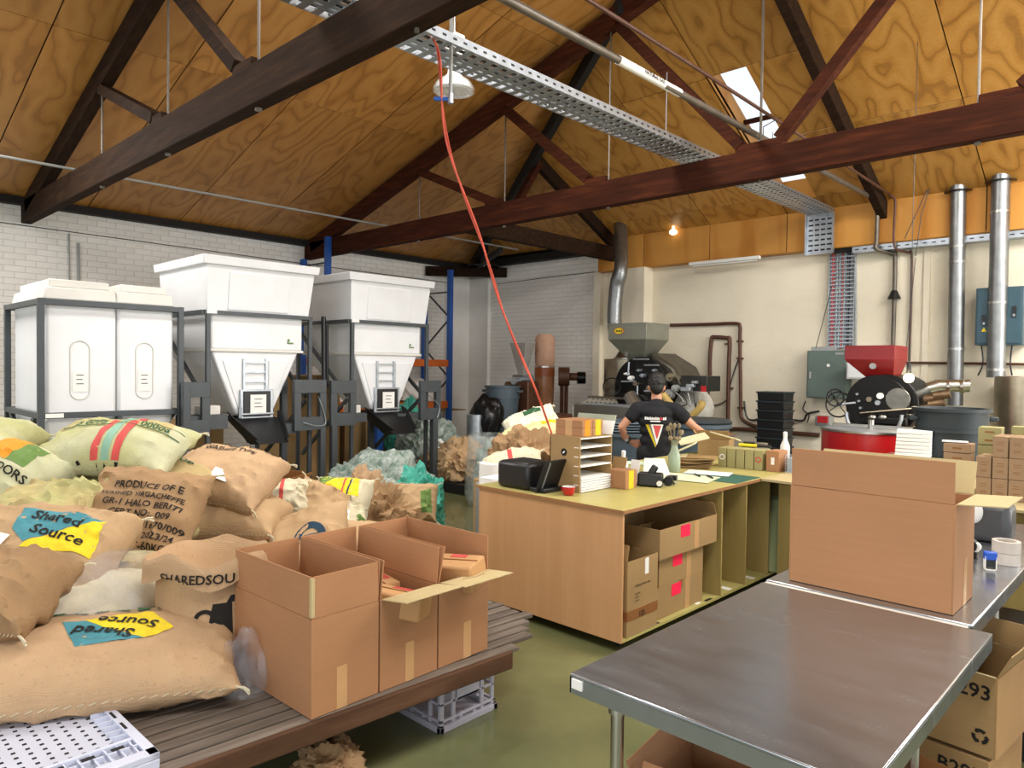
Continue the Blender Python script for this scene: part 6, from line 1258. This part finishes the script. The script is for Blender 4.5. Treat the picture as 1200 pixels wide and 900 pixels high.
def sack(label,c,L,W,H,rot,m,seed,prints=(),ear=True,group=None,flat=.45,wr=1.0,name='coffee_sack',stitch=True,cat='sack'):
    t=T(name,label,cat,c,rot,group); v,f=sackmesh(L,W,H,seed,flat=flat,wr=wr); mb=MB(); mb.v=v;mb.f=f; o=o_=mb.build('sack_body',m,t,local=True); bvh=BVHTree.FromPolygons(v,f)
    if ear:
        for (sx,sy) in ((1,-1),(-1,-1),(1,1),(-1,1))[:3 if seed%2 else 4]:
            mb=MB(); b=Vector((sx*L/2*.985,sy*W/2*.98,0)); 
            for k in range(3): d=Vector((sx,sy*.6,random.uniform(-.6,.2))).normalized(); mb.tube([b-d*.02,b+d*.02,b+d*.045+Vector((0,0,-.015))],.0045,5)
            mb.build('tied_ear',JUTEW,t,local=True)
    if stitch:
        mb=MB(); n=26; pts=[]
        for k in range(n+1): 
            u=-.93+1.86*k/n; pts.append(Vector((L/2*u,-W/2*(1-.07*(1-u*u))*.995,.0)))
        for k in range(n): mb.cyl(pts[k]+Vector((0,-.002,-.004)),pts[k].lerp(pts[k+1],.6)+Vector((0,-.002,.006)),.0022,n=5)
        mb.build('stitching',JUTEW,o_,local=True,kind='stuff')
    for pi_,p in enumerate(prints):
        k=p[0]
        if k=='t': # text, x, y, size, material, (rotation)
            a=R(p[6]) if len(p)>6 else 0; r=(cos(a),sin(a),0);u=(-sin(a),cos(a),0); o=wrap(textverts(p[1],p[4],'CENTER',.02),(p[2],p[3],0),r,u,'printed_text',p[5],o_,bvh,.0075)
        elif k=='q': wrap(gridverts(p[1],24),(0,0,0),(1,0,0),(0,1,0),'printed_patch',p[2],o_,bvh,.0026+.0009*min(pi_,4))
        elif k=='r': wrap(ringverts(p[1],p[2],p[3],p[4],36),(0,0,0),(1,0,0),(0,1,0),'printed_ring',p[5],o_,bvh,.003)
        elif k=='p': # paper tag
            h=bvh.ray_cast(Vector((p[1],p[2],1)),Vector((0,0,-1)))
            if h[0]: 
                n=h[1]; q=n.to_track_quat('Z','Y').to_euler(); MB().box(-p[3]/2,p[3]/2,-p[4]/2,p[4]/2,0,.002).box(-p[3]*.3,p[3]*.3,p[4]*.1,p[4]*.14,.002,.003).box(-p[3]*.3,p[3]*.2,-p[4]*.1,-p[4]*.06,.002,.003).xf(h[0]+n*.006,q).build('paper_tag',WHT,t,local=True)
    return t
V44=44
def sp(px,py,d): return at(px,py,d=d)
# pallets under the piles
def pallet(label,x,y,rz,w=1.1,d=1.1,name='timber_pallet'):
    t=T(name,label,'pallet',(x,y,0),rz)
    for k in range(7): MB().box(-w/2,w/2,-d/2+k*(d-.1)/6,-d/2+k*(d-.1)/6+.1,.11,.13).build('deck_board',RAILM,t,local=True,bevel=.002)
    for k in (-1,0,1): MB().box(k*(w/2-.05)-.05,k*(w/2-.05)+.05,-d/2,d/2,0,.11).build('bearer',RAILM,t,local=True)
    return t
pallet('timber pallet on the floor under the left pile of sacks',-4.75,1.75,R(10)); pallet('timber pallet under the film wrapped sacks at the left edge',-3.75,1.05+.75,R(5)); pallet('timber pallet under the sacks in front of the middle hopper',-4.75,3.15,R(8))
V=lambda rz=0,rx=0,ry=0:(R(rx),R(ry),R(44+rz))
sack('green and cream woven sack with red and green stripes, topmost of the left pile',sp(137,527,4.75),.92,.54,.27,V(-4,24,2),JUTEP,1,[('q',((-.44,.02),(.36,.02),(.30,.25),(-.38,.25)),JUTEG),('q',((-.02,-.26),(.03,-.26),(.0,.24),(-.05,.24)),REDP),('q',((.05,-.26),(.10,-.26),(.07,.24),(.02,.24)),mat('sage_print','#7fa690',.85)),('q',((.12,-.26),(.17,-.26),(.14,.24),(.09,.24)),REDP),('q',((-.36,.11),(.42,.11),(.42,.118),(-.36,.118)),INKG),('q',((-.36,.03),(.42,.03),(.42,.038),(-.36,.038)),INKG),('t','3 0773',-.17,.045,.075,INKG),('t','00006',.26,.045,.075,INKG),('t','NET 69.0 KG',.05,-.245,.06,INK,180)],flat=.4)
sack('yellow green woven sack directly under the topmost striped one, left pile',sp(165,572,4.85),.92,.58,.30,V(3,10,0),JUTEG,2,[('t','006',.25,.08,.10,INKG)])
sack('lowest yellow brown sack of the left pile behind the printed jute one',sp(150,625,4.9),.95,.6,.30,V(-2,0,0),JUTEG,3)
sack('brown jute sack with seven printed lines starting PRODUCE OF, leaning against the left pile',sp(165,605,4.25)-Vector((0,0,.02)),.70,.66,.34,V(-3,50,3),JUTE2,4,
 [('t','PRODUCE OF E',.06,.115,.058,INK),('t','WASHED YIRGACHEFFE',.05,.055,.044,INK),('t','GR-1 HALO BERITI',.07,-.005,.054,INK),('t','CERT NO:. 009',.08,-.065,.054,INK),('t','ICO NO :- 010/1670/009',.06,-.125,.052,INK),('t','CROP YEAR:- 2023/24',.06,-.185,.052,INK),('t','NET WEIGHT-60KGS',.06,-.245,.052,INK)],wr=1.6)
sack('orange jute sack with a white paper tag, top of the pile below the middle hopper',sp(262,562,5.3),.78,.62,.36,V(-8,24,6),JUTEO,5,[('t','ETHIOPIAN COFFEE',-.02,.20,.075,INK),('t','WASHED TYPE',.0,.12,.06,INK),('p',.10,-.18,.11,.12)],wr=1.3)
sack('plain jute sack under the orange tagged one below the middle hopper',sp(272,610,5.25),.74,.58,.34,V(0,8,0),JUTE,6,[('t','AO',-.1,-.1,.08,NAVY)])
sack('lowest jute sack below the middle hopper, resting on the pallet',sp(262,660,5.2),.80,.6,.32,V(0,0,0),JUTE2,7)
sack('large pale jute sack with a dark blue ring, sloping beside the folded cartons',sp(350,640,5.2),.78,.58,.30,V(6,34,-18),JUTE,8,[('r',.14,-.10,.055,.11,NAVY),('q',((.05,-.12),(.23,-.12),(.23,-.09),(.05,-.09)),NAVY)],wr=1.4)
sack('plain brown sack lying on the floor below the ringed one',sp(330,668,4.9),.8,.6,.28,V(10,4,0),JUTE2,9)
sack('jute sack lying behind the open cartons near the yellow and green one',sp(415,640,5.5),.8,.5,.28,V(-6,6,4),JUTE,10)
sack('white and green sack with an orange printed patch, cut by the left edge',sp(2,560,4.5),.80,.52,.40,V(-16,38,14),JUTEP,11,[('q',((-.02,.02),(.13,.02),(.13,.22),(-.02,.22)),ORNP),('q',((.13,.02),(.26,.02),(.26,.20),(.13,.20)),GRNP),('t','NDORS',.20,-.06,.07,INK)])
sack('pale yellow sack end showing above the printed one at the left edge',sp(-12,518,4.9),.62,.4,.28,V(0,10,0),JUTEP,12)
sack('crumpled pale green sack at the left edge above the film wrapped ones',sp(40,600,4.15),.78,.5,.22,V(-10,20,-4),JUTEG,13,wr=2.6)
sack('big jute sack with teal and yellow printed panel under clear film at the left',sp(16,662,3.45),.98,.66,.38,V(2,34,2),JUTE,14,[('q',((.06,.02),(.14,-.05),(.40,.17),(.03,.17)),TEAL),('q',((.14,-.08),(.42,-.06),(.40,.17),(.15,-.05)),YEL),('t','Shared',.21,.09,.08,INK,-4),('t','Source',.25,.0,.08,INK,-4),('p',.03,-.06,.09,.07)],wr=1.5,flat=.4)
sack('soft brown jute sack end bulging at the left edge beside the big wrapped one',sp(-2,700,2.95),.46,.46,.28,V(0,20,0),JUTE2,15,wr=1.8)
sack('film wrapped jute sack below the big one with the teal panel',sp(50,722,3.35),1.05,.66,.36,V(0,4,0),JUTEW,16)
sack('lowest wrapped jute sack on the pallet at the left edge',sp(50,775,3.4),1.05,.66,.34,V(3,0,0),JUTE2,17)
sack('small olive sack showing between the wrapped pile and the upright bag',sp(172,698,3.8),.50,.46,.34,V(0,40,0),JUTEG,18)
sack('brown sack low between the wrapped pile and the upright bag',sp(185,745,3.9),.6,.46,.3,V(0,10,0),JUTE2,19)
# clear film around the wrapped pile
fv=MB(); c=sp(50,700,3.38); bm=bmesh.new(); bmesh.ops.create_icosphere(bm,subdivisions=5,radius=1)
for v in bm.verts:
    p=v.co; e=lambda a,n: (abs(a)**n)*(1 if a>0 else -1); q=Vector((e(p.x,.55)*.58,e(p.y,.55)*.38,e(p.z,.6)*.33)); n_=noise.noise(p*3)*.03+noise.noise(p*9)*.014; q*=1+n_; q.rotate(Euler((0,0,R(45)))); fv.v.append(c+q+Vector((-.0,.03,-.13)))
fv.f=[tuple(v.index for v in f.verts) for f in bm.faces if not (f.calc_center_median().z>.62 and f.calc_center_median().x<.2)]; bm.free()
fv.build('stretch_wrap',FILM,None,label='clear stretch film wound around the pile of sacks at the left edge',cat='plastic film')
# sack on the bench
sack('plump jute sack with yellow and teal printed panel lying on the slatted bench',(-3.24,.93,.505),1.14,.68,.255,(R(5),0,R(64)),JUTEO,20,[('q',((-.04,-.13),(.20,-.11),(.16,.05),(-.12,.06)),TEAL),('q',((.20,-.11),(.30,-.01),(.18,.15),(-.04,.06)),YEL),('t','Shared',.05,-.01,.085,INK,165),('t','Source',.13,.06,.085,INK,165)]+[('q',((-.5+k*.08,.175),(-.45+k*.08,.175),(-.45+k*.08,.205),(-.5+k*.08,.205)),INKG) for k in range(11)]+[('q',((-.52,.215),(.42,.215),(.42,.222),(-.52,.222)),INKG),('q',((-.52,.165),(.42,.165),(.42,.17),(-.52,.17)),INKG)],flat=.42,wr=.9)
# upright open bag
def openbag(label,c,r,h,m,rot,prints,seed=1,sy=.8):
    t=T('open_jute_bag',label,'sack',c,rot); n=56; prof=[(0,0),(r*.8,.01),(r*1.0,h*.12),(r*1.05,h*.35),(r*1.0,h*.6),(r*.95,h*.8),(r*.98,h*.93),(r*1.10,h*.99),(r*1.15,h*.96),(r*1.18,h*.84),(r*1.14,h*.84),(r*1.12,h*.93),(r*1.0,h*.95),(r*.85,h*.86),(r*.6,h*.80),(0,h*.80)]
    pf=[]
    for (a,b_),(c_,d) in zip(prof,prof[1:]):
        k=3
        for i in range(k): pf.append((a+(c_-a)*i/k,b_+(d-b_)*i/k))
    pf.append(prof[-1]); mb=MB().lathe(pf,(0,0,0),n,cap=False,sy=sy); off=Vector((seed*3,1,seed))
    for p in mb.v:
        k=1+.07*noise.noise(p*4+off)+.035*(1-abs(noise.noise(p*11+off))*2)*(p.z/h); e=abs(noise.noise(Vector((math.atan2(p.y,p.x)*1.6,0,seed)))); p.x*=k;p.y*=k
        if p.z>h*.8: p.z+= -.07*h*noise.noise(Vector((p.x*6,p.y*6,2))+off)
    o_=mb.build('sack_body',m,t,local=True); bvh=BVHTree.FromPolygons(mb.v,mb.f)
    for p in prints:
        if p[0]=='t': wrap(textverts(p[1],p[4],'CENTER',.02),(p[2],0,p[3]),(1,0,0),(0,0,1),'printed_text',p[5],o_,bvh,.0075)
        else: wrap(p[1],(0,0,0),(1,0,0),(0,0,1),'printed_mark',p[2],t,bvh,.004)
    return t
c=sp(245,690,3.3); c=Vector((c.x,c.y,.24)); 
B(c.x-.3,c.x+.32,c.y-.3,c.y+.3,0,.238).build('black_crate',BLKP,None,bevel=.01,label='low black plastic crate on the floor under the upright open bag',cat='crate')
openbag('upright open orange jute bag with a folded rim and printed jug, left of the cartons',c,.235,.66,JUTEO,R(44),[('t','SHAREDSOU',.03,.560,.056,INK),('t','TE',.10,.17,.08,INK),('t','AUSTRALIA',.12,.05,.085,INK),('q',gridverts([(.06,.27),(.17,.27),(.16,.46),(.09,.46)],8),INK),('q',ringverts(.06,.39,.03,.048,20),INK),('q',gridverts([(.14,.46),(.17,.46),(.17,.49),(.155,.49)],3),INK)],2)
c2=sp(290,675,3.0); blob('plastic_bag',(c2.x,c2.y,.33),(.10,.1,.2),FILM,9,label='small clear plastic bag tucked between the upright bag and the nearest carton',cat='plastic bag')
# ---- heap between the hoppers and the floor
def heap(name,label,px,py,d,r,m,seed,cat='sack',amp=.3,z=None,rot=0,**k):
    q=sp(px,py,d); return blob(name,(q.x,q.y,0.01 if z is None else z),r,m,seed,amp=amp,label=label,cat=cat,**k)
carton('floor_carton','dark open carton behind the orange tagged sack',(sp(322,575,6.3).x,sp(322,575,6.3).y,.30),.40,.34,.34,R(30),{'+y':-10,'+x':25,'-x':15},.16,m=CARDD,tapes=())
B(*[f for q in (sp(322,575,6.3),) for f in (q.x-.25,q.x+.25,q.y-.25,q.y+.25)],0,.298).build('floor_carton',CARDO,None,label='closed tan carton under the dark open one behind the orange sack',cat='box',bevel=.004)
sack('small cream sack with faint red stripes beside the dark open carton',sp(330,588,5.9),.50,.36,.30,V(10,50,0),JUTEW,21,[('q',((-.1,-.15),(-.06,-.15),(-.06,.15),(-.1,.15)),REDP),('q',((.0,-.15),(.03,-.15),(.03,.15),(.0,.15)),REDP)],wr=2.5)
sack('upright sack with yellow top, green edge and printed word AMIGOS',sp(400,588,6.3)-Vector((0,0,.03)),.52,.50,.36,V(-8,58,0),JUTEW,22,[('q',((-.22,.02),(.20,.02),(.16,.23),(-.18,.23)),YEL),('q',((-.24,.05),(-.13,.05),(-.06,.22),(-.18,.23)),GRNP),('t','AMIGOS DEL',.0,-.03,.06,NAVY),('t','HUILA',.06,-.12,.06,NAVY),('q',((.05,-.2),(.065,-.2),(.065,.2),(.05,.2)),REDP),('q',((.10,-.2),(.115,-.2),(.115,.2),(.10,.2)),NAVY)],wr=1.6)
sack('pale cream sack with torn white flap in front of the yellow topped one',sp(395,618,5.9),.50,.40,.22,V(20,30,0),JUTEW,23,[('q',((-.15,-.12),(.05,-.15),(.1,.05),(-.1,.1)),WHT),('q',((.15,-.15),(.22,-.15),(.22,.0),(.15,.02)),GRNP)],wr=2.5)
sack('brown jute sack standing with a pointed corner beside the yellow topped sack',sp(382,592,6.0)-Vector((0,0,.06)),.55,.45,.26,V(30,60,30),JUTE,24,wr=2)
heap('burlap_heap','crumpled heap of empty brown jute bags right of the yellow topped sack',445,600,7.1,(.42,.36,.34),JUTE2,31,amp=.4)
heap('burlap_heap','flat folded striped jute bags on the floor in front of the brown heap',455,612,6.9,(.36,.25,.16),JUTE,32,amp=.4)
heap('burlap_heap','small crumple of jute bags behind the yellow topped sack',425,580,7.4,(.3,.25,.4),JUTEO,33,amp=.4)
q=sp(480,588,7.2); heap('plastic_bag','large teal plastic bag slumped on the floor near the right hopper',490,575,7.6,(.27,.24,.40),TEALB,34,'plastic bag',.4,rot=0)
sack('upright brown jute sack with green printed corner under the teal plastic bag',sp(487,583,7.15)-Vector((0,0,.05)),.44,.40,.30,V(0,60,0),JUTE,25,[('q',((.08,-.14),(.18,-.14),(.16,.1),(.06,.06)),GRNP)],wr=1.6)
heap('plastic_heap','big heap of clear green tinted plastic liners under the hopper chute',446,575,8.0,(.62,.45,.46),FILMG,35,'plastic film',.35)
heap('plastic_heap','pale plastic liners trailing from the big green tinted heap',470,580,7.8,(.33,.28,.34),FILM,36,'plastic film',.4)
heap('plastic_heap','grey plastic liners lying beside the tan carton under the hoppers',392,590,8.0,(.34,.3,.32),FILMC,37,'plastic film',.4)
heap('plastic_heap','tall green tinted plastic bale behind the rightmost hopper leg',500,540,11.3,(.55,.45,.60),FILMG,38,'plastic film',.3)
heap('plastic_heap','teal plastic topped bale behind the rightmost hopper chute',480,540,11.7,(.33,.35,.66),TEALB,39,'plastic film',.3)
# middle distance: sacks on a black pallet, clear bag, pale sacks by the counter
c=sp(545,562,10.4); B(c.x-.6,c.x+.6,c.y-.5,c.y+.5,0,.14).build('plastic_pallet',BLKP,None,bevel=.01,label='black plastic pallet under the brown sacks near the blue rack',cat='pallet')
heap('burlap_heap','large folded brown jute bag on the black pallet near the rack',540,560,10.3,(.40,.36,.34),JUTE,40,amp=.3,z=.141)
heap('burlap_heap','dark brown jute bags on the left of the black pallet',520,560,10.5,(.33,.36,.24),JUTE2,41,amp=.4,z=.141)
heap('paper_heap','crumpled white paper sacks on top near the blue rack upright',512,555,11.1,(.42,.4,.42),WHT,42,'paper sack',.35)
q=sp(574,560,9.0); t=T('clear_liner_bag','tall clear plastic liner bag full of green tinted wrap beside the counter','plastic bag',(q.x,q.y,0))
mb=MB().lathe([(0,0),(.26,.0),(.30,.15),(.29,.45),(.30,.88),(.29,.90)],(0,0,0),40,cap=False)
for p in mb.v: k=1+.10*noise.noise(p*5)+.04*noise.noise(p*15); p.x*=k; p.y*=k
mb.build('bag_skin',FILMC,t,local=True); blob('bag_filling',(0,0,.02),(.20,.20,.50),FILMG,43,parent=t,local=True,amp=.2)
q=sp(628,512,8.0); 
B(q.x-.45,q.x+.4,q.y-.35,q.y+.4,0,.62).build('bulk_carton',CARDD,None,bevel=.01,label='brown carton behind the counter carrying the pale yellow sacks',cat='box')
sack('pale yellow woven sack lying on the pile behind the letter organiser',sp(627,513,7.9),.82,.50,.26,V(8,16,-14),mat('pale_yellow_woven','#dccf98',.8,0,.1,5,.3,30),26,[('q',((.1,-.05),(.3,-.05),(.3,.05),(.1,.05)),YEL)],wr=1.4)
sack('white sack with a green mark on top of the pale yellow one',sp(622,495,8.1),.62,.42,.20,V(4,22,-20),mat('white_woven_poly','#ded9c0',.7,0,.08,5,.3,30),27,[('q',((-.05,-.02),(.15,-.02),(.15,.1),(-.05,.1)),INKG)],wr=1.4)
heap('burlap_heap','crumpled brown jute bags behind the black printer',618,545,7.2,(.36,.32,.30),JUTE2,44,z=.62,amp=.4)
B(*(lambda q:(q.x-.35,q.x+.3,q.y-.2,q.y+.25,0,.62))(sp(618,545,7.2))).build('bulk_carton',CARDO,None,bevel=.01,label='tan carton behind the counter under the crumpled brown bags',cat='box')
sack('cream sack with faint pink print beside the black printer',sp(601,549,6.4),.56,.36,.26,V(0,30,-12),JUTEW,28,[('q',((-.02,-.1),(.02,-.1),(.02,.1),(-.02,.1)),REDP)],wr=1.5)
B(*(lambda q:(q.x-.3,q.x+.22,q.y-.2,q.y+.25,0,q.z-.10))(sp(601,549,6.4))).build('bulk_carton',CARDO,None,bevel=.01,label='tan carton behind the left end of the counter under the cream sack',cat='box')
q=sp(574,552,6.3); MB().cyl((q.x,q.y+.05,.72),(q.x,q.y+.05,.90),.13,n=28).build('white_tub',WHT,None,label='round white tub at the far left corner behind the counter',cat='tub'); MB().cyl((q.x,q.y+.05,0),(q.x,q.y+.05,.718),.16,n=20).build('steel_drum',GALV,None,label='steel drum under the round white tub behind the counter',cat='drum')
c=bl(-.12,.30); heap('burlap_heap','loose brown cloth on the floor under the slatted bench',385,862,3.0,(.15,.12,.10),JUTE2,45,amp=.4)
for k,(px,py) in enumerate(((590,560),)): pass
